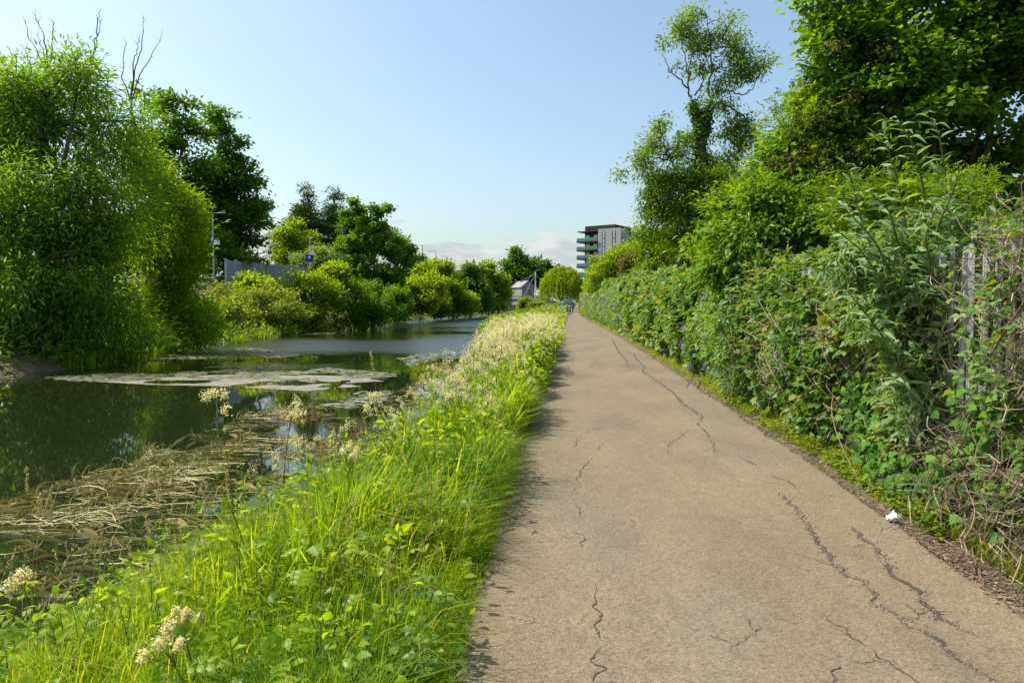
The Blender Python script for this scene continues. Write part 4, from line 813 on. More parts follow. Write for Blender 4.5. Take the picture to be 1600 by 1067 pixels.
# apartment block
d = 230; C0 = at(960, 470, d); C0 = np.array([C0[0], d]); a_ = R(30)
uu = np.array([-math.cos(a_), math.sin(a_)]); vv = np.array([math.sin(a_), math.cos(a_)])
ztop = at(960, 350.5, d)[2]; zp = lambda py: EYE + (477.3 - py) * d / F_PX
Mb = np.array([[uu[0], vv[0], 0], [uu[1], vv[1], 0], [0, 0, 1]]); Ob = np.array([C0[0], C0[1], 0])
t = thing('apartment_block', 'dark brick apartment block with green glass balconies and pale stair tower', 'building', (C0[0], C0[1], 1))
G['dkbrick'] = noisy('dark_brown_brick', (.026, .017, .018), (.045, .03, .03), 3, .85, .1); G['grbrick'] = noisy('pale_grey_brick', (.3, .31, .29), (.36, .37, .345), 3, .9, .1)
m, N, L, b = mat('green_balcony_glass'); b.inputs['Base Color'].default_value = (.06, .27, .22, 1); b.inputs['Roughness'].default_value = .08; b.inputs['Alpha'].default_value = .72; G['grglass'] = m
G['coprail'] = noisy('copper_rail', (.4, .26, .19), (.5, .34, .26), 3, .5)
m, N, L, b = mat('pale_window_glass'); b.inputs['Base Color'].default_value = (.3, .38, .45, 1); b.inputs['Roughness'].default_value = .05; b.inputs['Specular IOR Level'].default_value = 1; G['glass'] = m
def bb(name, mt, lo, hi, parent=t, bevel=0):
    mb = MB(); mb.box(lo, hi, M=Mb, o=Ob); return mb.build(name, G[mt], parent, bevel=bevel)
zr1 = zp(362)
bb('wall', 'dkbrick', (0, 0, 0), (11.3, 15.4, zr1 - .05))
bb('penthouse', 'dkbrick', (.02, .02, zr1 + .3), (11.25, 13, ztop))
bb('roof_overhang', 'darksteel', (5.6, -1.8, zr1 - .03), (13.2, 6, zr1 + .28))
bb('roof_overhang', 'darksteel', (-1.6, 7, zp(361) - .1), (5, 17.5, zp(361) + .25))
bb('stair_tower', 'grbrick', (-2.9, -1.6, 0), (5.5, 4, zp(359)))
bb('side_wing', 'dkbrick', (-2.6, 4.02, 0), (-.02, 16.5, zp(373.5)))
for s_ in (3.4, -.4):
    for py in (366.5, 378.5, 390.5, 402.5, 414.5):
        wn = bb('window', 'darksteel', (s_ - .6, -1.66, zp(py + 7.2)), (s_ + .6, -1.603, zp(py - 3.6)))
        bb('pane', 'glass', (s_ - .45, -1.72, zp(py + 1.3)), (s_ + .25, -1.663, zp(py - 3.2)), wn); bb('pane', 'glass', (s_ - .45, -1.72, zp(py + 6.8)), (s_ + .25, -1.663, zp(py + 1.8)), wn)
fl = [378.6, 391.8, 405, 418, 432, 445, 458]
for k, py in enumerate(fl):
    z0 = zp(py); o0 = 13.4
    bo = bb('balcony', 'darksteel', (5.6, -2.1, z0), (o0, 0 - .03, z0 + .42))
    bb('side_slab', 'darksteel', (11.35, 0, z0), (o0, 9, z0 + .42), bo)
    for q in range(6):
        w0 = 5.65 + q * (o0 - 5.65) / 6
        bb('glass_panel', 'grglass', (w0, -2.08, z0 + .44), (w0 + (o0 - 5.65) / 6 - .07, -2.03, z0 + 1.36), bo)
    for q in range(7):
        bb('glass_panel', 'grglass', (o0 - .06, -2 + q * 1.55, z0 + .44), (o0 - .01, -2 + q * 1.55 + 1.48, z0 + 1.36), bo)
    bb('handrail', 'coprail', (5.6, -2.12, z0 + 1.37), (o0 + .02, -2.0, z0 + 1.5), bo); bb('handrail', 'coprail', (o0 - .1, -1.98, z0 + 1.37), (o0 + .02, 9, z0 + 1.5), bo)
    for s_ in (6.6, 9.5):
        wn = bb('window', 'white', (s_, -.08, z0 + .5), (s_ + 1.3, -.01, z0 + 2.55)); bb('pane', 'glass', (s_ + .1, -.12, z0 + .6), (s_ + 1.2, -.083, z0 + 2.45), wn)
    for q in range(3):
        wn = bb('window', 'coprail', (11.31, .6 + q * 3, z0 + .5), (11.37, 2.6 + q * 3, z0 + 2.5)); bb('pane', 'glass', (11.372, .7 + q * 3, z0 + .6), (11.4, 2.5 + q * 3, z0 + 2.4), wn)
for q in range(4):
    bb('glass_panel', 'grglass', (-2.7, 4.1 + q * 3, zp(373) + .02), (-2.64, 6.9 + q * 3, zp(369)))
for q in range(3):
    wn = bb('window', 'white', (-.09, 6 + q * 3, zp(372.5)), (-.02, 7.6 + q * 3, zp(363.5))); bb('pane', 'glass', (-.13, 6.15 + q * 3, zp(372)), (-.095, 7.45 + q * 3, zp(364)), wn)

# barrier across the path, bin and sign post beyond it
d = 133; p0, p1 = at(894.5, 484, d), at(908, 484, d); zg = float(ramp(d))
t = thing('path_barrier', 'dark steel chicane barrier across the far end of the path', 'barrier', (p1[0], d, zg))
for k, x in enumerate((p0[0], (p0[0] + p1[0]) / 2 + .5, p1[0] - .1)):
    mb = MB(); mb.tube([(x, d, zg - .2), (x, d, zg + 1.12)], .05, 8); mb.build('post', G['darksteel'], t, smooth=True)
for z in (.4, .72, 1.05):
    mb = MB(); mb.tube([(p0[0], d, zg + z), (p1[0] - .1, d, zg + z)], .035, 6); mb.build('rail', G['darksteel'], t, smooth=True)
d = 168; c = at(906, 476, d); zg = float(ramp(d))
t = thing('litter_bin', 'black litter bin at the end of the towpath by the hedge', 'bin', (c[0], d, zg))
mb = MB(); mb.box((c[0] - .3, d - .3, zg), (c[0] + .3, d + .3, zg + .95)); mb.build('body', G['darksteel'], t, bevel=.04)
mb = MB(); mb.box((c[0] - .34, d - .34, zg + 1.1), (c[0] + .34, d + .34, zg + 1.2)); mb.sticks([(c[0] + a, d + b_, zg + .9) for a in (-.26, .26) for b_ in (-.26, .26)], [(c[0] + a, d + b_, zg + 1.12) for a in (-.26, .26) for b_ in (-.26, .26)], .03, .03, 4); mb.build('lid', G['darksteel'], t)
d = 150; c = at(878.3, 468, d); zg = g1(c[0], d)
t = thing('sign_post', 'thin post with a small blue sign below the weeping willow', 'sign', (c[0], d, zg))
mb = MB(); mb.tube([(c[0], d, zg), (c[0], d, c[2] + .4)], .05, 6); mb.build('post', G['galv'], t)
mb = MB(); mb.box((c[0] - .2, d - .09, c[2] - .1), (c[0] + .2, d - .055, c[2] + .45)); mb.build('sign_board', G['blue'], t)

# parked cars under the willow
def car(label, px, d, ang, zoff=0):
    c = at(px, 476, d); z = g1(c[0], d); t = thing('parked_car', label, 'car', (c[0], d, z), 'cars parked beyond the barrier'); t.rotation_euler = (0, 0, ang)
    G.setdefault('carpaint', noisy('dark_green_paint', (.012, .05, .045), (.015, .058, .05), 2, .2, spec=.8)); G.setdefault('tyre', noisy('tyre_rubber', (.015, .015, .015), (.025, .025, .025), 20, .9))
    bm = MB(); sec = [(-2.1, .55, .78, .72), (-1.9, .3, .95, .84), (-.9, .25, .98, .86), (.9, .25, .96, .86), (1.8, .3, .84, .82), (2.1, .5, .7, .7)]
    V = []
    for y, zl, zh, hw in sec: V += [(-hw, y, zl), (hw, y, zl), (hw, y, zh), (-hw, y, zh)]
    F = [(4 * k + a, 4 * k + (a + 1) % 4, 4 * k + 4 + (a + 1) % 4, 4 * k + 4 + a) for k in range(5) for a in range(4)] + [(3, 2, 1, 0), (20, 21, 22, 23)]
    bm.add(V, F); bm.build('body', G['carpaint'], t, org=(0, 0, 0), bevel=.08)
    V = [(-.78, -1.75, .95), (.78, -1.75, .95), (.78, 1.0, .95), (-.78, 1.0, .95), (-.6, -1.2, 1.45), (.6, -1.2, 1.45), (.6, .35, 1.45), (-.6, .35, 1.45)]
    bm = MB(); bm.add(V, [(0, 1, 5, 4), (1, 2, 6, 5), (2, 3, 7, 6), (3, 0, 4, 7)]); bm.build('window', G['glassdark'], t, org=(0, 0, 0))
    bm = MB(); bm.box((-.62, -1.22, 1.44), (.62, .37, 1.5)); bm.build('roof', G['carpaint'], t, org=(0, 0, 0), bevel=.03)
    for x in (-.78, .78):
        for y in (-1.3, 1.3):
            bm = MB(); bm.tube([(x - .1, y, .32), (x + .1, y, .32)], .32, 14); bm.build('wheel', G['tyre'], t, org=(0, 0, 0))
    for x in (-.55, .55):
        bm = MB(); bm.box((x - .16, -2.13, .62), (x + .16, -2.06, .76)); bm.build('tail_light', G['brick'], t, org=(0, 0, 0))
car('dark green parked car behind the sign post, below the weeping willow', 880.5, 176, .5)
car('dark green parked car just past the walkers', 889.5, 184, .2)

# people on the path
def person(label, px, d, face, top, legs, stride=.22, arm=.25, hat=None, scale=1.0, group='people on the towpath', zz=None, bend=0):
    c = at(px, 480, d); z = float(ramp(d)) + .005
    t = thing('person', label, 'person', (c[0], d, z), group); t.rotation_euler = (0, 0, face); t.scale = (scale,) * 3
    s_ = stride
    J = {'hip': (0, 0, .95), 'waist': (0, bend * .15, 1.12), 'chest': (0, bend * .4, 1.35), 'neck': (0, bend * .55, 1.5), 'head': (0, bend * .65 + .02, 1.62), 'crown': (0, bend * .65 + .01, 1.72),
         'shl': (-.19, bend * .45, 1.43), 'ell': (-.25, -.03 + arm * .3 + bend * .5, 1.15), 'wrl': (-.23, arm + bend * .6, .95), 'hal': (-.22, arm * 1.15 + bend * .6, .87),
         'shr': (.19, bend * .45, 1.43), 'elr': (.25, -.03 - arm * .2 + bend * .5, 1.15), 'wrr': (.23, -arm * .5 + bend * .6, .92), 'har': (.22, -arm * .5 + bend * .6, .84),
         'hpl': (-.1, 0, .9), 'knl': (-.1, s_ * .6, .5), 'anl': (-.1, s_ * .55, .09), 'tol': (-.11, s_ * .55 + .17, .04),
         'hpr': (.1, 0, .9), 'knr': (.1, -s_ * .3, .5), 'anr': (.1, -s_ * .9, .1), 'tor': (.11, -s_ * .9 + .16, .05)}
    Rd = {'hip': (.15, .11), 'waist': (.14, .1), 'chest': (.17, .12), 'neck': (.055, .06), 'head': (.085, .1), 'crown': (.07, .085), 'shl': (.065, .065), 'ell': (.045, .045), 'wrl': (.032, .03), 'hal': (.03, .045), 'hpl': (.09, .09), 'knl': (.062, .065), 'anl': (.042, .045), 'tol': (.045, .03)}
    E = [('hip', 'waist'), ('waist', 'chest'), ('chest', 'neck'), ('neck', 'head'), ('head', 'crown'), ('chest', 'shl'), ('shl', 'ell'), ('ell', 'wrl'), ('wrl', 'hal'), ('chest', 'shr'), ('shr', 'elr'), ('elr', 'wrr'), ('wrr', 'har'), ('hip', 'hpl'), ('hpl', 'knl'), ('knl', 'anl'), ('anl', 'tol'), ('hip', 'hpr'), ('hpr', 'knr'), ('knr', 'anr'), ('anr', 'tor')]
    ks = list(J); me = bpy.data.meshes.new('body'); me.from_pydata([J[k] for k in ks], [(ks.index(a), ks.index(b_)) for a, b_ in E], [])
    o = link(bpy.data.objects.new('body', me)); o.parent = t
    sk = o.modifiers.new('skin', 'SKIN')
    for i_, k in enumerate(ks):
        r_ = Rd.get(k) or Rd[k[:-1] + 'l']; me.skin_vertices[0].data[i_].radius = r_; me.skin_vertices[0].data[i_].use_root = (k == 'hip')
    sb = o.modifiers.new('smooth', 'SUBSURF'); sb.levels = sb.render_levels = 1
    m, N, L, b = mat('clothed_body')                          # skin, top, trousers, shoes by height on the body
    tc = N.new('ShaderNodeTexCoord'); sp = N.new('ShaderNodeSeparateXYZ'); L.new(tc.outputs['Object'], sp.inputs[0])
    mr = N.new('ShaderNodeMath'); mr.operation = 'DIVIDE'; mr.inputs[1].default_value = 1.8; L.new(sp.outputs['Z'], mr.inputs[0])
    r_ = N.new('ShaderNodeValToRGB'); r_.color_ramp.interpolation = 'CONSTANT'; e = r_.color_ramp.elements
    cols = [(0, (.03, .03, .03)), (.06, legs), (.53, top), (.845, (.45, .27, .19)), (.925, (.1, .06, .035))]
    while len(e) < len(cols): e.new(.5)
    for i_, (p_, c_) in enumerate(cols): e[i_].position = p_; e[i_].color = (*c_, 1)
    L.new(mr.outputs[0], r_.inputs[0]); L.new(r_.outputs[0], b.inputs['Base Color']); b.inputs['Roughness'].default_value = .85
    me.materials.append(m)
    if hat:
        mb = MB(); h = np.array(J['crown']) + [0, 0, .02]
        an = np.linspace(0, 6.283, 15)[:-1]
        for r0, z0, r1, z1 in ((.19, 0, .1, .02), (.1, .02, .09, .11), (.09, .11, .001, .13)):
            V = [(h[0] + math.cos(a) * r0, h[1] + math.sin(a) * r0, h[2] + z0) for a in an] + [(h[0] + math.cos(a) * r1, h[1] + math.sin(a) * r1, h[2] + z1) for a in an]
            mb.add(V, [(q, (q + 1) % 14, 14 + (q + 1) % 14, 14 + q) for q in range(14)])
        mb.build('hat', G['straw'], t, org=(0, 0, 0))
    return t
person('walker in straw hat and teal top at the left edge of the far path', 886.6, 110, math.pi, (.1, .2, .24), (.05, .05, .05), hat=True, scale=.97)
person('walker in blue and white shirt and dark trousers on the far path', 891.0, 113, math.pi, (.16, .24, .5), (.015, .017, .025), scale=1.03)
person('dark clothed walker beyond the pair in hats and blue', 895.2, 142, math.pi - .4, (.02, .022, .035), (.015, .015, .02), stride=.3, scale=.98)
person('walker in bright blue top furthest along the path', 897.6, 160, .3, (.03, .16, .36), (.03, .03, .05), scale=.97)
# white crumpled tissue
P0 = atz(1396, 806, .05); t = thing('crumpled_tissue', 'crumpled white tissue lying on the weeds at the right path edge', 'tissue', (P0[0], P0[1], g1(P0[0], P0[1])))
bm = bmesh.new(); bmesh.ops.create_icosphere(bm, subdivisions=4, radius=1)
for v in bm.verts:
    c = v.co; n_ = float(fbm(c.x * 2.2 + 3, c.y * 2.2, c.z * 2.2, 4)); lob = max(0, 1 - abs(math.atan2(c.y, c.x)) / .9) + .9 * max(0, 1 - abs(abs(math.atan2(c.y, c.x)) - 2.6) / .7)
    pk = math.exp(-((c.x) ** 2 + c.y ** 2) * 9) * (1 if c.z > 0 else 0)
    r_ = .45 + 1.1 * (n_ - .4) + .45 * lob * (1 - abs(c.z))
    v.co = Vector((c.x * r_ * .066, c.y * r_ * .048, max(-.01, c.z * r_ * .045 + .016) + pk * .04))
me = bpy.data.meshes.new('tissue_body'); bm.to_mesh(me); bm.free()
m, N, L, b = mat('white_paper'); b.inputs['Base Color'].default_value = (.74, .74, .75, 1); b.inputs['Roughness'].default_value = .9; b.inputs['Subsurface Weight'].default_value = .1
nz_ = N.new('ShaderNodeTexNoise'); nz_.inputs['Scale'].default_value = 60; bp = N.new('ShaderNodeBump'); bp.inputs['Strength'].default_value = .4; bp.inputs['Distance'].default_value = .004; L.new(nz_.outputs['Fac'], bp.inputs['Height']); L.new(bp.outputs[0], b.inputs['Normal'])
me.materials.append(m); me.polygons.foreach_set('use_smooth', [True] * len(me.polygons)); o = link(bpy.data.objects.new('tissue_body', me)); o.parent = t; o.location = (0, 0, .03)
# ------------------------------------------------------------------ right side: bramble hedge, creepers, verge
def hedge_h(y): return np.interp(y, [4, 7, 9, 12, 16, 22, 35, 50, 80, 120], [1.5, 2.0, 2.35, 2.5, 2.55, 2.7, 3.1, 3.4, 4.0, 4.2]) + .9 * (fbm(np.asarray(y) * .5, 2) - .5)
def hedge_front(y, z):
    h = z / np.maximum(hedge_h(y), .5)
    return np.maximum(path_r(y) + .34, np.interp(y, [0, 45, 80, 130], [2.95, 2.95, 2.25, 2.0])) - .22 * np.sin(np.clip(h, 0, 1) * 3.14) * np.interp(y, [6, 10, 130], [.3, 1, 1.4]) + .9 * np.clip(h - .62, 0, 1) ** 1.5 + .85 * (fbm(np.asarray(y) * 1.1, z * 1.1, 4) - .5) * np.interp(y, [6, 9], [.5, 1])
H = thing('bramble_hedge', 'long bramble hedge smothering the fence along the right side of the path', 'hedge', (3.2, 20, 0))
def hedge_leaves(n, y0, y1, T, s0, depth, jit=1.0, pw=1.0):
    y = 1 / U(1 / y1, 1 / y0, n) if pw else U(y0, y1, n); h = hedge_h(y); z = U(.03, 1, n) ** .85 * h
    x = hedge_front(y, z) + np.abs(rng.normal(size=n)) * depth
    keep = ~(((y > 6.75) & (y < 7.75) & (z < 1.0 + .4 * vnoise(y * 5, 3))) | ((y < 6.75) & (fbm(y * 1.6, z * 1.6, 7) > .52))); y, z, x = y[keep], z[keep], x[keep]; n = len(y)
    P = np.stack([x, y, z + g1(3, 10)], -1) + rng.normal(size=(n, 3)) * .03; P[:, 2] += ramp(y)
    D = rng.normal(size=(n, 3)) * .6 + [-.75, 0, -.35]; Nn = rng.normal(size=(n, 3)) * .42 + [-.75, 0, .85]
    ct = fbm(y * 1.6, z * 1.6, 3); t = np.clip((ct - .5) * 1.5 + U(.05, .8, n) ** 1.0, 0, .93); t = np.where(U(0, 1, n) < .03, 1, t)
    return T, P, orient(D, Nn), s0(y) * U(.6, 1.3, n), t
lb = MB()
lb.inst(*hedge_leaves(14500, 5.9, 16, TRI4, lambda y: .09 + .0022 * y, .12))
lb.inst(*hedge_leaves(10000, 6.2, 16, TRI_LO, lambda y: .15 + .002 * y, .5))
lb.inst(*hedge_leaves(14500, 16, 45, TRI_LO, lambda y: .09 + .0045 * y, .16))
lb.inst(*hedge_leaves(9000, 16, 60, RH8, lambda y: .15 + .005 * y, .6))
lb.inst(*hedge_leaves(10000, 45, 125, RH8, lambda y: .07 + .0042 * y, .25))
n = 620; y = U(4.75, 6.3, n); z = U(.9, 2.25, n); k = fbm(y * 2.2, z * 2.2, 8) > .5; y, z = y[k], z[k]; n = len(y); P = np.stack([FX - .03 - np.abs(rng.normal(size=n)) * .1, y, z], -1)
lb.inst(TRI, P, orient(rng.normal(size=(n, 3)) * .6 + [-.7, -.2, -.35], rng.normal(size=(n, 3)) * .42 + [-.75, -.2, .85]), U(.07, .13, n), U(0, .9, n))
lb.build('foliage', G['bramble'], H)['kind'] = 'stuff'
cb = MB()
for k in range(150):
    y = 1 / U(1 / 40, 1 / 7); z0 = U(.2, 1) * hedge_h(y); x0 = float(hedge_front(y, z0)) - .02
    L_ = U(.5, 1.4); a = U(-1, 1); tt = np.linspace(0, 1, 7)
    P = np.stack([x0 - .14 * np.sin(tt * 3.14) - .08 * tt, y + a * tt * L_, z0 + U(-.2, .5) * tt * L_ - .45 * tt**2 * L_], -1)
    cb.tube(P, np.linspace(.006, .0025, 7) * (1 + y * .02), 4, t=U(), cap=False)
cb.build('cane', G['cane'], H)['kind'] = 'stuff'
fb = MB()   # clusters of spent pinkish bramble flowers
for px, py, d_, r_ in [(1260, 560, 9, .3), (1275, 590, 8.8, .25), (1240, 585, 9.2, .2), (1300, 560, 8.6, .2)]:
    c = at(px, py, d_); c[0] = float(hedge_front(c[1], c[2])) - .1; n = 90; P = c + rng.normal(size=(n, 3)) * r_ * [.3, .6, .5]
    fb.inst(RH8, P, orient(unit(n), unit(n) + [-1, 0, 1]), U(.014, .03, n), U(0, 1, n))
tag(fb.build('faded_flowers', G['pinkish'], H), kind='stuff')

# buddleia with purple spikes further along the hedge
def spikes(mb, C, D, n_per, ln, rad, sz):
    n = len(C) * n_per; q = np.repeat(np.arange(len(C)), n_per); s_ = U(0, 1, n)
    P = C[q] + D[q] * (s_ * ln)[:, None] + unit(n) * (rad * (1.05 - s_) ** .7)[:, None]
    mb.inst(RH8, P, orient(unit(n), unit(n) + [-.5, 0, .8]), U(.6, 1.2, n) * sz, U(0, 1, n))
def buddleia_bank(label, y0, y1, zt, nb, nf, ls, sp):
    yc = (y0 + y1) / 2; t = thing('buddleia_bush', label, 'shrub', (2.9, yc, 0), 'buddleias on the right side of the path')
    n = nb; y = U(y0, y1, n); z = U(.1, 1, n) * zt; x = hedge_front(y, z) - .12 - .3 * np.sin(z / zt * 2.4) * np.sin((y - y0) / (y1 - y0) * 3.14) + np.abs(rng.normal(size=n)) * .16
    P = np.stack([x, y, z + ramp(y)], -1); lb = MB(); D = rng.normal(size=(n, 3)) * .6 + [-.8, 0, -.2]
    lb.inst(rhomb(.3), P, orient(D, rng.normal(size=(n, 3)) * .5 + [-.6, 0, .9]), ls * U(.6, 1.3, n), U(0, 1, n)); lb.build('foliage', G['budd'], t)
    sb = MB(); q = rng.integers(0, n, nf); A_ = P[q] + [.2, 0, -.3]; sb.sticks(A_, P[q] - [.1, 0, -.1], .008, .004, 4); tag(sb.build('stem', G['stem'], t), kind='stuff')
    fbm_ = MB(); C = P[q] - [.1, 0, -.08]; Dd = nrm(rng.normal(size=(nf, 3)) * .4 + [-.7, 0, .55]); spikes(fbm_, C, Dd, 26, sp, sp * .13, sp * .16); tag(fbm_.build('flower_spikes', G['purple'], t), kind='stuff')
buddleia_bank('buddleia with many small lilac flower spikes at the far end of the hedge', 34, 56, 2.6, 3200, 90, .2, .3)
buddleia_bank('distant grey green buddleia with lilac spikes where the path narrows', 60, 88, 2.6, 2200, 60, .28, .34)
t = thing('buddleia_bush', 'buddleia with long purple flower spikes drooping to the path edge mid-hedge', 'shrub', (2.9, 12, 0), 'buddleias on the right side of the path')
n = 1500; y = U(10.8, 14.5, n); z = U(.15, 2.3, n); P = np.stack([hedge_front(y, z) - .1 + np.abs(rng.normal(size=n)) * .12 - .1, y, z], -1); lb = MB()
lb.inst(OV3, P, orient(rng.normal(size=(n, 3)) * .5 + [-.7, 0, -.35], rng.normal(size=(n, 3)) * .5 + [-.6, 0, .9]), U(.1, .2, n), U(0, 1, n)); lb.build('foliage', G['budd'], t)
for px, py, ln, dx, dy in [(1086, 590, .26, -.5, -.5), (1098, 578, .22, .15, .5), (1094, 594, .16, -.2, -.7), (1115, 572, .15, .3, .6), (1080, 570, .14, -.2, -.5), (1105, 462, .2, -.5, -.25), (1140, 374, .12, -.4, .2), (1068, 508, .12, -.3, -.4), (1066, 534, .1, -.3, -.4), (1124, 553, .12, .4, .3), (1132, 370, .1, -.3, .4)]:
    d_ = 13.2; c = at(px, py, d_); mb = MB(); spikes(mb, np.array([c]), np.array([nrm(np.array([dx, -.2, dy]))]), 150, ln, .028, .02); tag(mb.build('flower_spike', G['purple'], t), kind='stuff')
    mb = MB(); e = c + [.35, .1, .05]; mb.tube([e, (c + e) / 2 + [0, 0, .06], c], [.006, .005, .004], 4); mb.build('stem', G['stem'], t)

# big silvery buddleia in front of the fence
bud = thing('buddleia_bush', 'large silvery green buddleia with long arching shoots in front of the palisade fence', 'shrub', (3.0, 6.2, 0), 'buddleias on the right side of the path')
LEAFV = [ovate(.27, .3), ovate(.27, .5), ovate(.24, .15), ovate(.3, .7)]
lv = []
for q, T in enumerate(LEAFV):
    for tv in (.15, .45, .75, .95):
        mb = MB(); mb.add(T[0], T[1], tv); me = mb.build('tmp', G['budd']); lv.append(me.data); bpy.data.objects.remove(me)
shoots = [[(1445, 640, 6.4), (1440, 480, 6.3), (1420, 380, 6.2), (1405, 290, 6.1), (1385, 225, 6.0), (1362, 208, 5.9)], [(1445, 620, 6.4), (1450, 430, 6.4), (1445, 300, 6.3), (1425, 220, 6.1), (1400, 188, 6.0), (1372, 186, 5.9)], [(1450, 600, 6.4), (1478, 400, 6.5), (1478, 270, 6.4), (1465, 200, 6.3), (1445, 176, 6.2)], [(1450, 560, 6.3), (1500, 400, 6.4), (1510, 310, 6.3), (1530, 260, 6.2)],
          [(1430, 600, 6.2), (1400, 450, 6.0), (1370, 380, 5.9), (1325, 330, 5.8), (1300, 310, 5.7)], [(1420, 560, 6.1), (1380, 440, 6.0), (1340, 385, 5.9), (1295, 352, 5.8)], [(1440, 620, 6.2), (1500, 520, 6.0), (1525, 470, 5.9), (1555, 450, 5.8)], [(1440, 640, 6.2), (1490, 580, 5.9), (1520, 540, 5.8), (1545, 560, 5.7)], [(1430, 640, 6.2), (1390, 540, 5.9), (1345, 480, 5.8), (1310, 440, 5.7)], [(1435, 650, 6.2), (1400, 560, 5.9), (1370, 520, 5.8), (1335, 500, 5.7)],
          [(1440, 600, 6.2), (1440, 500, 5.9), (1430, 440, 5.8), (1410, 400, 5.7)], [(1445, 640, 6.2), (1470, 560, 5.8), (1475, 490, 5.7), (1490, 440, 5.6)], [(1450, 650, 6.2), (1470, 620, 5.8), (1480, 600, 5.7), (1500, 640, 5.6)], [(1430, 640, 6.2), (1420, 600, 5.8), (1400, 590, 5.7), (1380, 610, 5.6)], [(1450, 560, 6.3), (1530, 380, 6.1), (1560, 330, 6.0), (1580, 300, 5.9)], [(1420, 520, 6.3), (1350, 360, 6.2), (1330, 280, 6.1), (1318, 250, 6.0)],
          [(1450, 500, 6.3), (1465, 350, 6.1), (1490, 300, 6.0), (1500, 260, 5.9)], [(1440, 480, 6.3), (1400, 370, 6.1), (1390, 330, 6.0), (1360, 300, 5.9)], [(1440, 520, 6.1), (1455, 420, 5.8), (1445, 370, 5.7), (1460, 330, 5.6)], [(1450, 540, 6.1), (1500, 460, 5.9), (1520, 420, 5.8), (1500, 380, 5.8)]]
cand = []
for si, sh in enumerate(shoots):
    p = np.array([at(*s_) for s_ in sh]); k = len(p); tt = np.linspace(0, k - 1, k * 6); Q = np.stack([np.interp(tt, np.arange(k), p[:, a]) for a in range(3)], -1)
    for _ in range(2): Q[1:-1] = (Q[:-2] + 2 * Q[1:-1] + Q[2:]) / 4
    mb = MB(); mb.tube(Q, np.linspace(.013, .0035, len(Q)), 5, t=.6); mb.build('shoot', G['stem'], bud, smooth=True)
    L_ = np.linalg.norm(np.diff(Q, axis=0), axis=1); s_ = np.concatenate([[0], np.cumsum(L_)]); tg = nrm(np.gradient(Q, axis=0))
    pos = np.arange(.25, s_[-1], .068)
    for w_, z_ in enumerate(pos):
        i_ = np.searchsorted(s_, z_) - 1; c = Q[i_]; d_ = tg[i_]; side = nrm(np.cross(d_, [0, 0, 1] if w_ % 2 else [.9, .3, .1]))
        for sg in (1, -1):
            frac = z_ / s_[-1]; sz = .18 * (1.15 - .6 * frac ** 3) * U(.75, 1.25)
            cand.append((c, side * sg * .9 + d_ * .55 + rng.normal(size=3) * .2, sz, frac))
cand = [cand[k] for k in rng.permutation(len(cand))]
def M4(p, D, Nn, s_):
    m_ = orient(np.array([D]), np.array([Nn]))[0] * s_; return Matrix([[*m_[0], p[0]], [*m_[1], p[1]], [*m_[2], p[2]], [0, 0, 0, 1]])
cand.sort(key=lambda c: c[0][1] - c[3])
for c, D, sz, frac in cand[:290]:
    o = link(bpy.data.objects.new('leaf', lv[rng.integers(0, 16)])); o.parent = bud
    o.matrix_local = M4(c - ORG[bud.name], D, np.array([-.3, -.2, 1]) + rng.normal(size=3) * .4, sz)
lb = MB(); rest = cand[290:]
def leaves_at(C, D, S, T): lb.inst(T, C, orient(D, rng.normal(size=C.shape) * .45 + [-.3, -.2, 1]), S, U(0, 1, len(C)))
leaves_at(np.array([c[0] for c in rest]), np.array([c[1] for c in rest]), np.array([c[2] for c in rest]), LEAFV[0])
# bushy body of side shoots
Pc = []
for px, py, rx, ry_, d_ in [(1440, 470, 70, 70, 6.1), (1400, 400, 60, 50, 6.3), (1470, 380, 60, 60, 6.4), (1450, 560, 60, 60, 6.0), (1380, 500, 50, 50, 6.2), (1500, 560, 40, 60, 5.9), (1450, 640, 50, 40, 5.9), (1340, 420, 40, 40, 6.4)]:
    n = 130; e = unit(n); Pc.append(at(px, py, d_) + e * np.array([rx, rx * .6, ry_]) * d_ / F_PX * U(.5, 1.1, n)[:, None])
Pc = np.concatenate(Pc); k = 3; q = np.repeat(np.arange(len(Pc)), k); n = len(q)
leaves_at(Pc[q] + rng.normal(size=(n, 3)) * .03, rng.normal(size=(n, 3)) * .7 + [-.4, -.2, -.1], U(.08, .17, n), LEAFV[1])
lb.build('foliage', G['budd'], bud)['kind'] = 'stuff'
sb = MB(); sel = Pc[rng.permutation(len(Pc))[:260]]; sb.sticks(sel + rng.normal(size=sel.shape) * .12 + [.12, .1, -.14], sel, .005, .003, 4, t=.6); sb.build('twig', G['stem'], bud)['kind'] = 'stuff'

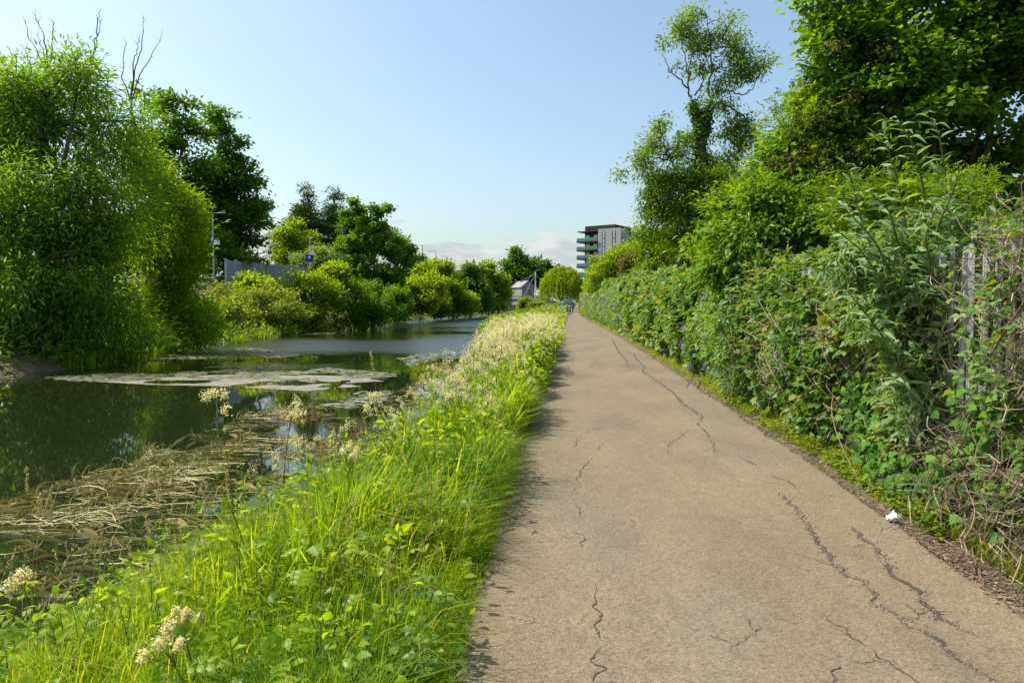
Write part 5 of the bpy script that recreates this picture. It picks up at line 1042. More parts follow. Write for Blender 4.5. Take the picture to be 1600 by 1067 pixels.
# ivy and dry creeper tangle on the fence
iv = thing('ivy_creeper', 'dark green ivy climbing the lower part of the palisade fence', 'ivy', (3.0, 5.5, 0))
lb = MB()
for px, py, rx, ry_, d_, n in [(1385, 620, 45, 60, 7.2, 420), (1400, 680, 45, 50, 6.6, 420), (1420, 720, 45, 40, 6.2, 320), (1500, 740, 60, 40, 5.3, 300), (1560, 690, 50, 70, 4.9, 220), (1560, 780, 60, 50, 4.6, 220), (1440, 760, 50, 22, 5.8, 260), (1500, 660, 20, 60, 5.3, 90), (1590, 600, 30, 50, 4.8, 60)]:
    e = rng.normal(size=(n, 3)) * .55; c = at(px, py, d_); P = c + e * np.array([.0, rx * 1.2, ry_]) * d_ / F_PX; P[:, 0] = FX - .05 - np.abs(rng.normal(size=n)) * .1 - .18 * np.clip(1 - P[:, 2] / .6, 0, 1)
    P[:, 2] = np.maximum(P[:, 2], .03)
    lb.inst(LOB3, P, orient(rng.normal(size=(n, 3)) * .4 + [-.5, 0, -.6], rng.normal(size=(n, 3)) * .35 + [-1, -.2, .6]), U(.045, .1, n), U(0, 1, n))
lb.build('foliage', G['ivy'], iv)['kind'] = 'stuff'
tg_ = thing('dry_creeper', 'tangled dry brown creeper stems hanging on the fence at the right edge', 'creeper', (3.0, 4.5, 0))
mb = MB()
def strands(n, y0, y1, z0, z1, xo, ln, r_):
    for k in range(n):
        y = U(y0, y1); z = U(z0, z1); p = np.array([FX - xo * U(.1, 1), y, z]); v = nrm(rng.normal(size=3) * [.35, 1, 1.0]); P = [p]
        for s_ in range(5):
            v = nrm(v + rng.normal(size=3) * [.35, .55, .55] + [0, 0, -.07]); p = p + v * ln / 5; p[2] = max(p[2], .015); p[0] = min(p[0], FX + .1); P.append(p)
        mb.tube(P, r_ * U(.5, 1.3), 3, t=U(0, 1), cap=False)
strands(700, 3.2, 4.75, .1, 2.2, .16, .5, .003); strands(230, 4.35, 4.9, 1.0, 2.3, .22, .45, .003); strands(800, 3.0, 5.6, .0, .6, .4, .5, .0035); strands(260, 4.9, 6.4, .1, 1.2, .16, .5, .003); strands(240, 6.6, 8.6, .1, 1.3, .16, .5, .0035); strands(160, 5, 7, 1.3, 2.1, .12, .5, .003)
mb.build('stems', G['tangle'], tg_)['kind'] = 'stuff'
# long bramble canes arching out at the right edge
for k, (lb_, P) in enumerate([('reddish bramble cane arching across the fence at the right edge', [(1510, 590, 5.0), (1545, 560, 4.8), (1575, 510, 4.6), (1602, 470, 4.5)]), ('dark bare stem crossing the fence pales high at the right edge', [(1530, 452, 5.4), (1565, 450, 5.0), (1605, 445, 4.7)])]):
    p = np.array([at(*q) for q in P]); t = thing('bramble_cane', lb_, 'bramble', p[0], 'bramble canes at the right edge'); tt = np.linspace(0, len(p) - 1, 16); Q = np.stack([np.interp(tt, np.arange(len(p)), p[:, a]) for a in range(3)], -1)
    mb = MB(); mb.tube(Q, np.linspace(.004, .008, 16), 5, t=.2); mb.build('stem', G['cane'], t, smooth=True)
    mb = MB(); n = 14; q = rng.integers(0, 15, n); mb.inst(TRI, Q[q], orient(rng.normal(size=(n, 3)) * .5 + [-.3, -.3, .2], rng.normal(size=(n, 3)) * .3 + [-.4, -.2, 1]), U(.09, .15, n), U(.2, .8, n)); mb.build('foliage', G['bramble'], t)

# verge of low weeds on the right
mb = MB(); n = 15000; y = 1 / U(1 / 70, 1 / 3.9, n); wdt = np.interp(y, [3.9, 5, 8, 20, 70], [.12, .3, .42, .5, .7]); x = path_r(y) + .05 + np.interp(y, [3, 9], [.12, .03]) + wdt * rng.beta(1.3, 1.3, n)
keep = fbm(y * 1.5, x * 2, 5) > np.interp(y, [4, 8, 12, 25], [.48, .43, .36, .2]); x, y = x[keep], y[keep]; n = len(x)
P = np.stack([x, y, gh(x, y) + U(.01, .13, n) * (.5 + fbm(x * 3, y * 3))], -1)
mb.inst(RH6, P, orient(rng.normal(size=(n, 3)) * [1, 1, .4] + [-.1, 0, .1], rng.normal(size=(n, 3)) * .35 + [-.1, 0, 1]), U(.02, .05, n) * (1 + y * .045), U(0, 1, n))
n = 1800; y = 1 / U(1 / 60, 1 / 4.2, n); x = path_r(y) + .22 + U(0, 1, n) * np.interp(y, [4, 8, 60], [.2, .35, .6]); P = np.stack([x, y, gh(x, y)], -1)
mb.inst(blade(.5, .08, 2), P, yawM(U(0, 6.28, n)), U(.06, .2, n) * (1 + .02 * y), U(0, 1, n))
tag(mb.build('verge_weeds', G['verge']), 'strip of low yellow green weeds between path and fence', 'weeds', kind='stuff')

# ------------------------------------------------------------------ left side: the near bank
def bank_pts(n, y0, y1, a=.0, b_=1.0, inv=True):
    y = 1 / U(1 / y1, 1 / y0, n) if inv else U(y0, y1, n); u = U(a, b_, n); ne, pl = near_edge(y), path_l(y)
    x = ne + .1 + (pl - ne - .06) * u; return np.stack([x, y, gh(x, y) - .01], -1), u
def hgt(P, u): # how tall the sward stands: low by the tarmac and at the corner, tall in the middle of the bank
    return (.15 + 1.2 * fbm(P[:, 0] * 1.4, P[:, 1] * 1.4, 2)) * np.interp(u, [0, .25, .45, .75, .93, 1], [.28, .4, .95, 1.3, .95, .25]) * np.interp(P[:, 1], [2, 4, 8, 14], [.66, .8, .92, 1])
BL = [blade(.35, .02), blade(.75, .018), blade(1.05, .018), blade(.2, .016, 2)]; BLM = [blade(.35, .022, 2), blade(.75, .02, 2), blade(1.0, .02, 2)]; BL2 = [blade(.4, .06, 2), blade(.9, .05, 2)]
gb = MB()
for y0, y1, N_, Ts, hs, wf in ((1.6, 4.2, 33000, BL, .8, .95), (4.2, 8, 32000, BLM, .8, 1.2), (8, 20, 24000, BL2, .75, 1.0), (20, 62, 17000, BL2, .85, 1.8)):
    P, u = bank_pts(N_, y0, y1); h = hgt(P, u) * hs * U(.45, 1.15, N_)
    dens = fbm(P[:, 0] * 1.9, P[:, 1] * 1.9, 6); keep = (U(0, 1, N_) < .35 + dens * 1.1); P, h, u = P[keep], h[keep], u[keep]; k = rng.integers(0, len(Ts), len(P))
    hue = np.clip((fbm(P[:, 0] * .9, P[:, 1] * .9, 4) - .35) * 1.1 + U(-.15, .5, len(P)), 0, .8); hue = np.where(U(0, 1, len(P)) < .05, 1, hue)
    for i_, T in enumerate(Ts):
        q = k == i_; hh = h[q]; gb.inst(T, P[q], yawM(U(0, 6.28, q.sum())), np.stack([np.maximum(hh, .22) * wf, hh, hh], -1), hue[q])
tag(gb.build('grass', G['grass']), 'bright green grass covering the near bank between path and water', 'grass', kind='stuff')

# mown edge: short turf creeping onto the tarmac
mb = MB(); n = 13000; y = 1 / U(1 / 30, 1 / 2.0, n); x = path_l(y) - .38 + .42 * rng.beta(2.2, 1.5, n) + .1 * (fbm(y * 2.2, 1) - .5); P = np.stack([x, y, gh(x, y) + .0], -1)
mb.inst(blade(.6, .05, 2), P, yawM(U(0, 6.28, n)), U(.03, .11, n) * (1 + y * .02), np.clip(U(0, .8, n), 0, 1))
n = 5000; y = 1 / U(1 / 25, 1 / 2.0, n); x = path_l(y) - .36 + .38 * rng.beta(2, 1.6, n); P = np.stack([x, y, gh(x, y) + U(.01, .06, n)], -1)
mb.inst(RH8, P, orient(rng.normal(size=(n, 3)) * [1, 1, .3], rng.normal(size=(n, 3)) * .3 + [0, 0, 1]), U(.012, .03, n) * (1 + y * .03), U(.1, .7, n))
tag(mb.build('turf_edge', G['grass']), 'short trampled turf fringing the left edge of the path', 'turf', kind='stuff')

# upright weeds standing out of the grass
mb = MB(); n = 190; P, u = bank_pts(n, 2.6, 10, .2, .95); T_ = P + np.c_[rng.normal(size=(n, 2)) * .07, U(.4, .85, n) * np.interp(P[:, 1], [2.6, 6], [.7, 1])]; mb.sticks(P, T_, .004, .002, 4, t=U(.5, 1, n))
q = np.repeat(np.arange(n), 11); s_ = U(.25, 1, len(q)); mb.inst(LF4N, P[q] + (T_ - P)[q] * s_[:, None], orient(rng.normal(size=(len(q), 3)) * [1, 1, .3] + [0, 0, .45], rng.normal(size=(len(q), 3)) * .3 + [0, 0, 1]), U(.05, .11, len(q)) * (1.3 - .6 * s_), U(.1, .9, len(q)), 1)
tag(mb.build('upright_weeds', [G['stem'], G['herb']]), 'upright leafy weeds poking out of the near bank grass', 'weeds', kind='stuff')
# horsetail: soft feathery clumps
def horsetail():
    V, F = [], []; n = 0
    for w_ in range(11):
        z = .1 + w_ * .082; ln = .34 * (1 - .055 * w_) * (.6 if w_ < 2 else 1)
        for k in range(11):
            a = U(0, 6.28); ln = .34 * (1 - .055 * w_) * U(.5, 1.2); c, s_ = math.cos(a), math.sin(a); px_, py2 = -s_ * .0042, c * .0042
            V += [(px_, py2, z), (-px_, -py2, z), (c * ln * .5, s_ * ln * .5, z + ln * .5), (c * ln * .9, s_ * ln * .9, z + ln * .62)]; F += [(n, n + 1, n + 2), (n, n + 2, n + 3)]; n += 4
    V += [(-.008, 0, 0), (.008, 0, 0), (0, 0, 1), (0, -.008, 0), (0, .008, 0)]; F += [(n, n + 1, n + 2), (n + 3, n + 4, n + 2)]
    return tpl(V, F)
HT = horsetail(); mb = MB(); Pl = []
for px, py, n, sp in [(690, 890, 46, .2), (650, 930, 24, .2), (720, 860, 34, .16), (560, 1010, 16, .2), (640, 800, 24, .25), (700, 770, 20, .2), (730, 700, 16, .2), (330, 1050, 14, .2), (520, 880, 18, .25), (120, 1060, 14, .2)]:
    c = atz(px, py, -.02); c[2] = 0; c = c[None] + np.c_[rng.normal(size=(n, 2)) * sp, np.zeros(n)]; c[:, 0] = np.minimum(c[:, 0], path_l(c[:, 1]) - .12); c[:, 2] = gh(c[:, 0], c[:, 1]); Pl.append(c)
Pl = np.concatenate(Pl); n = len(Pl); tilt = rng.normal(size=(n, 3)) * .25 + [.15, 0, 1]; Mh = orient(np.cross(nrm(tilt), unit(n)), tilt)
mb.inst(HT, Pl, Mh, U(.2, .4, n) * np.interp(path_l(Pl[:, 1]) - Pl[:, 0], [.1, .6], [.55, 1]), U(0, 1, n))
tag(mb.build('horsetail_mass', G['horse']), 'feathery bright green horsetail clumps on the foreground bank', 'horsetail', kind='stuff')

# broad-leaved herbs through the bank
mb = MB()
for y0, y1, N_, T, s0 in ((1.8, 5.5, 2600, OV6, .055), (5.5, 12, 4200, OV4, .085), (12, 60, 11000, RH6, .15)):
    P, u = bank_pts(N_, y0, y1); h = hgt(P, u) * .8; P[:, 2] += h * U(.3, 1.1, N_); cl = fbm(P[:, 0] * 1.5, P[:, 1] * 1.5, 11); keep = cl > .43; P = P[keep]; n = len(P)
    mb.inst(T, P, orient(rng.normal(size=(n, 3)) * [1, 1, .5] + [0, 0, .25], rng.normal(size=(n, 3)) * .45 + [-.15, 0, 1]), s0 * U(.5, 1.4, n) * (1 + .012 * P[:, 1]), np.clip((cl[keep] - .4) * 1.6 + U(-.1, .45, n), 0, .85))
n = 260; P, u = bank_pts(n, 2.0, 6.5, .05, .9); P[:, 2] += hgt(P, u) * U(.35, .85, n); mb.inst(PINW, P, orient(rng.normal(size=(n, 3)) * [1, 1, .3] + [0, 0, .3], rng.normal(size=(n, 3)) * .3 + [0, 0, 1]), U(.1, .19, n), U(.1, .9, n))
tag(mb.build('herb_leaves', G['herb']), 'mixed broad-leaved weeds among the grass of the near bank', 'weeds', kind='stuff')

# meadowsweet: leafy stems with frothy cream heads
def head_pts(n, r_=1.0):
    L_ = rng.integers(4, 7); C = np.stack([rng.normal(size=L_) * .055, rng.normal(size=L_) * .055, U(-.02, .12, L_)], -1) * r_; q = rng.integers(0, L_, n)
    return C, C[q] + rng.normal(size=(n, 3)) * [.017, .017, .02] * r_
def meadow_parts(h, nleaf, nfl, fsz, hr=1.0):
    st, lf, fl = MB(), MB(), MB(); tt = np.linspace(0, 1, 7); b_ = rng.normal(size=2) * .09
    Q = np.stack([b_[0] * tt**2, b_[1] * tt**2, h * tt], -1); st.tube(Q, np.linspace(.0055, .003, 7), 4, t=U(.1, 1), cap=False)
    C, P = head_pts(nfl, hr); top = Q[-1]; st.sticks(np.repeat(top[None] - [0, 0, .08], len(C), 0), C + top, .002, .0015, 3, t=.3)
    fl.inst(RH8, P + top, orient(unit(nfl), unit(nfl) + [0, 0, .8]), fsz * U(.7, 1.4, nfl), U(0, 1, nfl))
    z = U(.12, .92, nleaf); a = U(0, 6.28, nleaf); D = np.stack([np.cos(a), np.sin(a), U(-.1, .6, nleaf)], -1)
    lf.inst(PINW if nfl > 100 else PIN, np.stack([b_[0] * z**2, b_[1] * z**2, h * z], -1), orient(D, rng.normal(size=(nleaf, 3)) * .25 + [0, 0, 1]), U(.1, .2, nleaf) * (1.25 - .6 * z), U(0, .8, nleaf))
    return st, lf, fl
MG = 'meadowsweet plants massed on the bank beside the path'
protos = []
for k in range(7):
    st, lf, fl = meadow_parts(U(.85, 1.15), 11, 90, .017)
    e = link(bpy.data.objects.new('meadowsweet_plant', None)); ORG[e.name] = np.zeros(3)
    st.build('stem', G['stem'], e); tag(lf.build('foliage', G['herb'], e), kind='stuff'); tag(fl.build('flower_head', G['cream'], e), kind='stuff'); protos.append(e)
spots = []
while len(spots) < 260:
    P, u = bank_pts(1, 6.2, 24, .1, .93); P, u = P[0], u[0]
    if fbm(P[0] * .9, P[1] * .9, 12) < .42 + .12 * (P[1] < 9): continue
    spots.append((P, u))
spots.sort(key=lambda s_: s_[0][1])
for k, (P, u) in enumerate(spots):
    e = protos[k] if k < 7 else copy_tree(protos[k % 7])
    e.location = P; e.rotation_euler = (U(-.12, .12), U(-.12, .12), U(0, 6.28)); e.scale = (float(np.interp(P[1], [6.5, 10, 24], [.7, .95, 1.15]) * np.interp(u, [.25, .8, 1], [1, 1, .62]) * U(.8, 1.15)),) * 3
    tag(e, 'cream flowered meadowsweet plant in the massed blooms beside the path', 'wildflower', MG)
sb, lf, fl = MB(), MB(), MB()
n = 1300; P, u = bank_pts(n, 16, 75, .12, .97); keep = fbm(P[:, 0] * .7, P[:, 1] * .7, 12) > .47; P, u = P[keep], u[keep]; n = len(P)
hh = U(.75, 1.25, n) * np.interp(u, [.1, .85, 1], [1.1, 1.05, .6]) * np.interp(P[:, 1], [16, 50, 75], [.95, .85, .8]); tops = P + np.c_[rng.normal(size=(n, 2)) * .1, hh]
sb.sticks(P, tops, .008, .005, 3, t=.4); q = np.repeat(np.arange(n), 22); fsz = .02 + P[q][:, 1] * .0009
fl.inst(RH8, tops[q] + rng.normal(size=(len(q), 3)) * [.09, .09, .07], orient(unit(len(q)), unit(len(q)) + [0, 0, .8]), fsz * U(.6, 1.4, len(q)), U(0, 1, len(q)))
q = np.repeat(np.arange(n), 10); s_ = U(.15, .95, len(q)); Pq = P[q] + (tops - P)[q] * s_[:, None]
lf.inst(RH6, Pq, orient(rng.normal(size=(len(q), 3)) * [1, 1, .4], rng.normal(size=(len(q), 3)) * .4 + [0, 0, 1]), U(.1, .22, len(q)) * (1 + .008 * P[q][:, 1]), U(0, 1, len(q)))
t = thing('meadowsweet_mass', 'dense belt of cream meadowsweet running far along the bank', 'wildflowers', (-2, 40, 0)); t['kind'] = 'stuff'
sb.build('stems', G['stem'], t); lf.build('foliage', G['herb'], t); fl.build('flower_heads', G['cream'], t)
# tall plants one can pick out in the foreground
def tall_plant(name, label, px, py, topx, topy, d, nleaf, head=True, leaf_s=.11, cat='wildflower', dd=0):
    B0 = at(px, py, d); B0[2] = g1(B0[0], B0[1]); T_ = at(topx, topy, d + dd); t = thing(name, label, cat, B0, 'tall plants standing out of the foreground bank')
    mb = MB(); tt = np.linspace(0, 1, 9); Q = B0 + (T_ - B0) * tt[:, None]; Q[:, 0] += .05 * np.sin(tt * 3.14) * (1 if px > topx else -1); mb.tube(Q, np.linspace(.007, .0028, 9), 5, t=.95); mb.build('stem', G['stem'], t, smooth=True)
    for k in range(nleaf):
        s_ = .15 + .72 * k / max(1, nleaf - 1); c = np.array([np.interp(s_, tt, Q[:, a]) for a in range(3)]); a = k * 2.4 + U(-.4, .4); mb = MB()
        mb.inst(PINW, c[None], orient(np.array([[math.cos(a), math.sin(a), .35]]), np.array([[U(-.3, .3), U(-.3, .3), 1]])), np.array([leaf_s * U(.8, 1.4) * (1.25 - .5 * s_)]), np.array([U(.15, .8)])); mb.build('leaf', G['herb'], t)
    if head:
        hb = MB(); C, P = head_pts(420, head); hb.inst(RH8, P + T_, orient(unit(420), unit(420) + [0, 0, .8]), .012 * U(.6, 1.4, 420), U(0, 1, 420)); tag(hb.build('flower_head', G['cream'], t), kind='stuff')
        sb = MB(); sb.sticks(np.repeat(Q[-2][None], len(C), 0), C + T_, .0025, .0015, 3, t=.5); sb.build('flower_stalks', G['stem'], t)
tall_plant('meadowsweet_plant', 'tall meadowsweet with forked cream heads in front of the dark water', 362, 850, 340, 640, 4.6, 7, 1.1)
tall_plant('meadowsweet_plant', 'meadowsweet with frothy cream heads in front of the brown reed stubs', 450, 830, 456, 648, 5.2, 8, 1.3)
tall_plant('willowherb_plant', 'leafy reddish stem leaning right at the left centre foreground', 400, 930, 345, 760, 3.6, 10, 0, .13)
tall_plant('meadowsweet_plant', 'budding meadowsweet with bright leaves beside the sky reflection', 650, 760, 585, 630, 5.8, 8, .8)
tall_plant('meadowsweet_plant', 'slender meadowsweet with small pale buds in the centre foreground', 560, 900, 540, 715, 4.4, 7, .7)
tall_plant('meadowsweet_plant', 'meadowsweet with cream head at the far left edge of the bank', 60, 1060, 18, 935, 3.3, 8, 1.0)
tall_plant('meadowsweet_plant', 'meadowsweet with large creamy yellow head in the bottom left foreground', 300, 1100, 262, 1018, 2.35, 6, .62, .09)
tall_plant('meadowsweet_plant', 'small meadowsweet head above the large creamy one in the foreground', 290, 1080, 280, 975, 2.5, 5, .45, .08)
tall_plant('nettle_plant', 'upright leafy nettle-like stem left of centre in the foreground', 440, 960, 442, 850, 3.2, 12, 0, .12)
tall_plant('nettle_plant', 'leafy upright stem with toothed leaves near the bottom centre', 520, 1040, 545, 930, 2.7, 12, 0, .12)
# bramble sprig with big leaves by the path
for lb_, px, py, d_, nl in (('dark leaved bramble sprig low at the bottom of the bank near the path', 640, 1020, 2.75, 26), ('bramble sprig with broad green leaves at the edge of the path turf', 655, 930, 3.15, 14), ('bramble sprig overhanging the path edge further up the bank', 745, 770, 5.0, 16), ('bramble leaves sprawling in the grass at bottom centre', 510, 1045, 2.6, 14)):
    c = at(px, py, d_); t = thing('bramble_sprig', lb_, 'bramble', (c[0], c[1], g1(c[0], c[1])), 'bramble sprigs on the near bank')
    for k in range(nl):
        p = c + rng.normal(size=3) * [.12, .1, .05]; mb = MB(); a = U(0, 6.28)
        mb.inst(TRI, p[None], orient(np.array([[math.cos(a), math.sin(a), -.1]]), np.array([[U(-.3, .3), U(-.3, .3) - .2, 1]])), np.array([U(.07, .12)]), np.array([U(0, .55)])); mb.build('leaf', G['bramble'], t)
    mb = MB(); tt = np.linspace(-1, 1, 9); mb.tube(np.stack([c[0] + tt * .22, c[1] - .05 * tt, c[2] + .05 - .13 * tt**2], -1), .003, 4, t=.3); mb.build('cane', G['cane'], t)
# dry grass: seeding stems at the water side
def seed_grass(mb, B_, T_, r_=.0016, nsp=16, hl=.16):
    n = len(B_); tt = np.linspace(0, 1, 6); bow = rng.normal(size=(n, 3)) * .05
    Q = B_[:, None] + (T_ - B_)[:, None] * tt[None, :, None] + bow[:, None] * np.sin(tt * 3.14)[None, :, None]
    for a in range(5): mb.sticks(Q[:, a], Q[:, a + 1], r_ * (1.2 - .15 * a), r_ * (1.05 - .15 * a), 3, t=U(.3, 1, n))
    q = np.repeat(np.arange(n), nsp); s_ = U(0, 1, len(q)); d_ = nrm(Q[:, -1] - Q[:, -2]); P = Q[q, -1] - d_[q] * (s_ * hl)[:, None] + rng.normal(size=(len(q), 3)) * .005
    mb.inst(RH4, P, orient(d_[q] + rng.normal(size=(len(q), 3)) * .35, unit(len(q))), U(.012, .026, len(q)), U(.2, 1, len(q)))
dg = MB(); n = 150; y = U(4.5, 8.5, n); x = near_edge(y) + U(-.1, .9, n); B_ = np.stack([x, y, np.maximum(gh(x, y), WATER)], -1); seed_grass(dg, B_, B_ + np.c_[U(-.55, .1, n), U(-.3, .2, n), U(.3, .75, n)])
n = 150; P, u = bank_pts(n, 3, 14, .2, .95); seed_grass(dg, P, P + np.c_[rng.normal(size=(n, 2)) * .16, U(.45, .85, n)])
n = 160; P, u = bank_pts(n, 14, 60, .0, .95); seed_grass(dg, P, P + np.c_[rng.normal(size=(n, 2)) * .16, U(.9, 1.45, n)], r_=.006, nsp=8, hl=.25)
tag(dg.build('dry_seed_grass', G['straw']), 'straw coloured seeding grass stems arching over the water edge', 'dry grass', kind='stuff')
for lb_, px, py, tx, ty, d_ in (('tall pale dry grass stem at the left edge, tallest of the three', 28, 960, 42, 730, 4.4), ('dry grass stem with fluffy head leaning right at the left edge', 38, 970, 62, 772, 4.3), ('thin dry grass stem rising beside the two fluffy ones', 58, 960, 82, 758, 4.5), ('single tall dry plantain spike above the lily pad raft', 580, 700, 579, 548, 5.6)):
    b_ = at(px, py, d_); b_[2] = max(g1(b_[0], b_[1]), WATER - .05); T_ = at(tx, ty, d_); t = thing('dry_grass_stem', lb_, 'dry grass', b_, 'single dry grass stems'); mb = MB(); seed_grass(mb, b_[None], T_[None], .0028, 70, .2); mb.build('stem', G['straw'], t)
# violet vetch flowers
mb = MB(); C = np.array([at(px, py, d_) for px, py, d_ in [(240, 900, 3.9), (232, 905, 3.9), (262, 886, 4.0), (456, 774, 5.0), (474, 758, 5.1), (610, 693, 6), (756, 525, 16), (750, 528, 16), (735, 533, 15), (834, 524, 20), (703, 555, 13), (790, 560, 14)]])
q = np.repeat(np.arange(len(C)), 14); mb.inst(RH8, C[q] + rng.normal(size=(len(q), 3)) * .016 * (C[q][:, 1:2] ** .5) * .5, orient(unit(len(q)), unit(len(q))), U(.008, .014, len(q)) * C[q][:, 1] ** .5 * .7, U(0, 1, len(q)))
sb = MB(); sb.sticks(C - [0, 0, .35], C, .003, .002, 3)
t = thing('vetch_flowers', 'small violet vetch flowers dotted along the bank', 'wildflowers', (-2, 6, 0)); t['kind'] = 'stuff'; mb.build('flower_heads', G['violet'], t); sb.build('stems', G['stem'], t)

# ------------------------------------------------------------------ on the water
def in_poly(px, py, poly):
    r_ = np.zeros(len(px), bool); j = len(poly) - 1
    for i_ in range(len(poly)):
        xi, yi = poly[i_]; xj, yj = poly[j]; c = ((yi > py) != (yj > py)) & (px < (xj - xi) * (py - yi) / (yj - yi + 1e-9) + xi); r_ ^= c; j = i_
    return r_
def world_poly(pp): return [tuple(atz(a, b_, WATER)[:2]) for a, b_ in pp]
def scatter(poly, n, noise=None):
    P = np.array(poly); x = U(P[:, 0].min(), P[:, 0].max(), n); y = U(P[:, 1].min(), P[:, 1].max(), n); k = in_poly(x, y, poly)
    if noise: k &= fbm(x * noise[0], y * noise[0], noise[2] if len(noise) > 2 else 0) > noise[1]
    return x[k], y[k]
mat_poly = world_poly([(-60, 800), (60, 757), (190, 735), (230, 705), (330, 672), (390, 645), (430, 640), (390, 690), (320, 740), (230, 790), (140, 830), (40, 860), (-80, 890)])
rb = MB(); x, y = scatter(mat_poly, 1900, (1.5, .5)); x2, y2 = scatter(world_poly([(-120, 990), (-60, 790), (230, 700), (440, 630), (600, 610), (640, 640), (560, 720), (420, 800), (300, 850), (180, 920), (60, 960)]), 500, (1.6, .55, 5)); x, y = np.r_[x, x2], np.r_[y, y2]; n = len(x)
a = rng.normal(size=n) * .75 + .18; ln = U(.12, .8, n) ; bend = rng.normal(size=n) * 1.1; zz = WATER + .004 + np.abs(rng.normal(size=n)) * .009; arch = np.where(U(0, 1, n) < .12, U(0, .1, n), 0)
tn = np.clip(fbm(x * 2, y * 2, 3) * .5 + U(-.3, .65, n), 0, 1); rad = U(.002, .0075, n); SEG = 4; cur = np.stack([x, y, zz], -1)
for part in range(SEG):
    t_ = (part + 1) / SEG; aa = a + bend * (t_ - .5); nxt = cur + np.stack([np.cos(aa) * ln / SEG, np.sin(aa) * ln / SEG, 0 * a], -1); nxt[:, 2] = zz + arch * np.sin(t_ * 3.14)
    rb.sticks(cur, nxt, rad, rad * (.8 if part == SEG - 1 else 1), 3, t=tn); cur = nxt
n = 420; q = rng.integers(0, len(x), n); rb.sticks(np.stack([x[q], y[q], np.full(n, WATER)], -1), np.stack([x[q], y[q], np.full(n, WATER)], -1) + np.c_[rng.normal(size=(n, 2)) * .09, U(.08, .3, n)], .004, .002, 3, t=U(.3, 1, n)); q = rng.integers(0, len(x), n); rb.inst(blade(.8, .03, 3), np.stack([x[q], y[q], np.full(n, WATER)], -1), yawM(U(0, 6.28, n)), U(.1, .32, n), U(.5, 1, n))
x3, y3 = scatter(mat_poly, 1500, (1.3, .48, 9)); x4, y4 = scatter(world_poly([(-100, 960), (0, 890), (140, 840), (250, 790), (330, 745), (420, 690), (560, 650), (600, 665), (500, 730), (380, 800), (260, 860), (100, 930)]), 450, (1.4, .53, 5)); x3, y3 = np.r_[x3, x4], np.r_[y3, y4]; n = len(x3)
a = rng.normal(size=n) * .6 + .15; D = np.stack([np.cos(a), np.sin(a), rng.normal(size=n) * .04], -1); D[:, 2] = np.where(U(0, 1, n) < .06, U(.2, .9, n), D[:, 2])
rb.inst(rhomb(.032), np.stack([x3, y3, WATER + .006 + U(0, .02, n)], -1), orient(D, rng.normal(size=(n, 3)) * .25 + [0, 0, 1]), U(.15, .6, n), np.where(U(0, 1, n) < .3, U(.8, 1, n), U(.25, .72, n)))
tag(rb.build('floating_reed_mat', G['reed']), 'mat of dead yellow reed stems floating on the near water', 'reeds', kind='stuff')
sp_ = world_poly([(410, 650), (470, 640), (560, 655), (575, 690), (540, 715), (460, 715), (410, 700)]); x, y = scatter(sp_, 900, (1.2, .48)); n = len(x)
bb_ = MB(); A_ = np.stack([x, y, np.full(n, WATER - .05)], -1); bb_.sticks(A_, A_ + np.c_[rng.normal(size=(n, 2)) * .06, U(.06, .32, n)], .006, .003, 3, t=U(0, 1, n))
x, y = scatter(sp_, 900, (1.2, .48)); n = len(x); a = rng.normal(size=n) * .5 + .1; ln = U(.08, .3, n); A_ = np.stack([x, y, np.full(n, WATER + .006)], -1); bb_.sticks(A_, A_ + np.stack([np.cos(a) * ln, np.sin(a) * ln, U(0, .02, n)], -1), .005, .004, 3, t=U(0, 1, n))
x, y = scatter(world_poly([(560, 640), (640, 600), (690, 560), (720, 570), (690, 620), (640, 680), (600, 700)]), 1600, (.8, .5)); n = len(x); a = rng.normal(size=n) * .4; ln = U(.1, .4, n); A_ = np.stack([x, y, np.full(n, WATER + .006)], -1); bb_.sticks(A_, A_ + np.stack([np.cos(a) * ln, np.sin(a) * ln, U(0, .03, n)], -1), .007, .005, 3, t=U(0, 1, n))
tag(bb_.build('brown_reed_stubs', G['brown']), 'broken brown reed stubs standing in the shallows', 'reeds', kind='stuff')
# lily pad rafts and the scum between them
pb = MB(); an = np.linspace(.25, 6.03, 9); PADT = tpl([(0, 0, 0)] + [(math.cos(q) * (1 + .06 * (k % 2)), math.sin(q) * (1 + .06 * (k % 2)), .0) for k, q in enumerate(an)], [(0, k + 1, k + 2) for k in range(8)])
for poly, n, ns in (([(260, 585), (330, 573), (430, 570), (540, 577), (620, 584), (612, 600), (520, 600), (420, 592), (300, 592)], 4000, (.55, .5)), ([(70, 590), (160, 583), (260, 585), (250, 594), (120, 597)], 900, (.5, .4)), ([(440, 622), (520, 614), (610, 610), (600, 628), (540, 640), (470, 634)], 420, (.9, .5)), ([(120, 566), (250, 552), (400, 542), (440, 552), (300, 562), (200, 572)], 2600, (.35, .5)),
                     ([(440, 522), (520, 515), (540, 520), (460, 526)], 700, (.3, .35)), ([(400, 555), (450, 550), (470, 556), (420, 560)], 600, (.4, .35)), ([(620, 560), (690, 548), (695, 560), (640, 572)], 600, (.5, .4)), ([(620, 501), (700, 497), (760, 495), (740, 499), (650, 504)], 500, (.2, .5)), ([(340, 530), (420, 524), (500, 522), (420, 530)], 600, (.3, .45))):
    x, y = scatter(world_poly(poly), n, ns); n = len(x)
    pb.inst(PADT, np.stack([x, y, WATER + .004 + U(0, .012, n)], -1), yawM(U(0, 6.28, n)) @ orient(np.c_[np.zeros(n), np.ones(n), rng.normal(size=n) * .03], np.c_[rng.normal(size=n) * .04, np.zeros(n), np.ones(n)]), U(.03, .1, n) * (1 + .012 * y), U(0, 1, n))
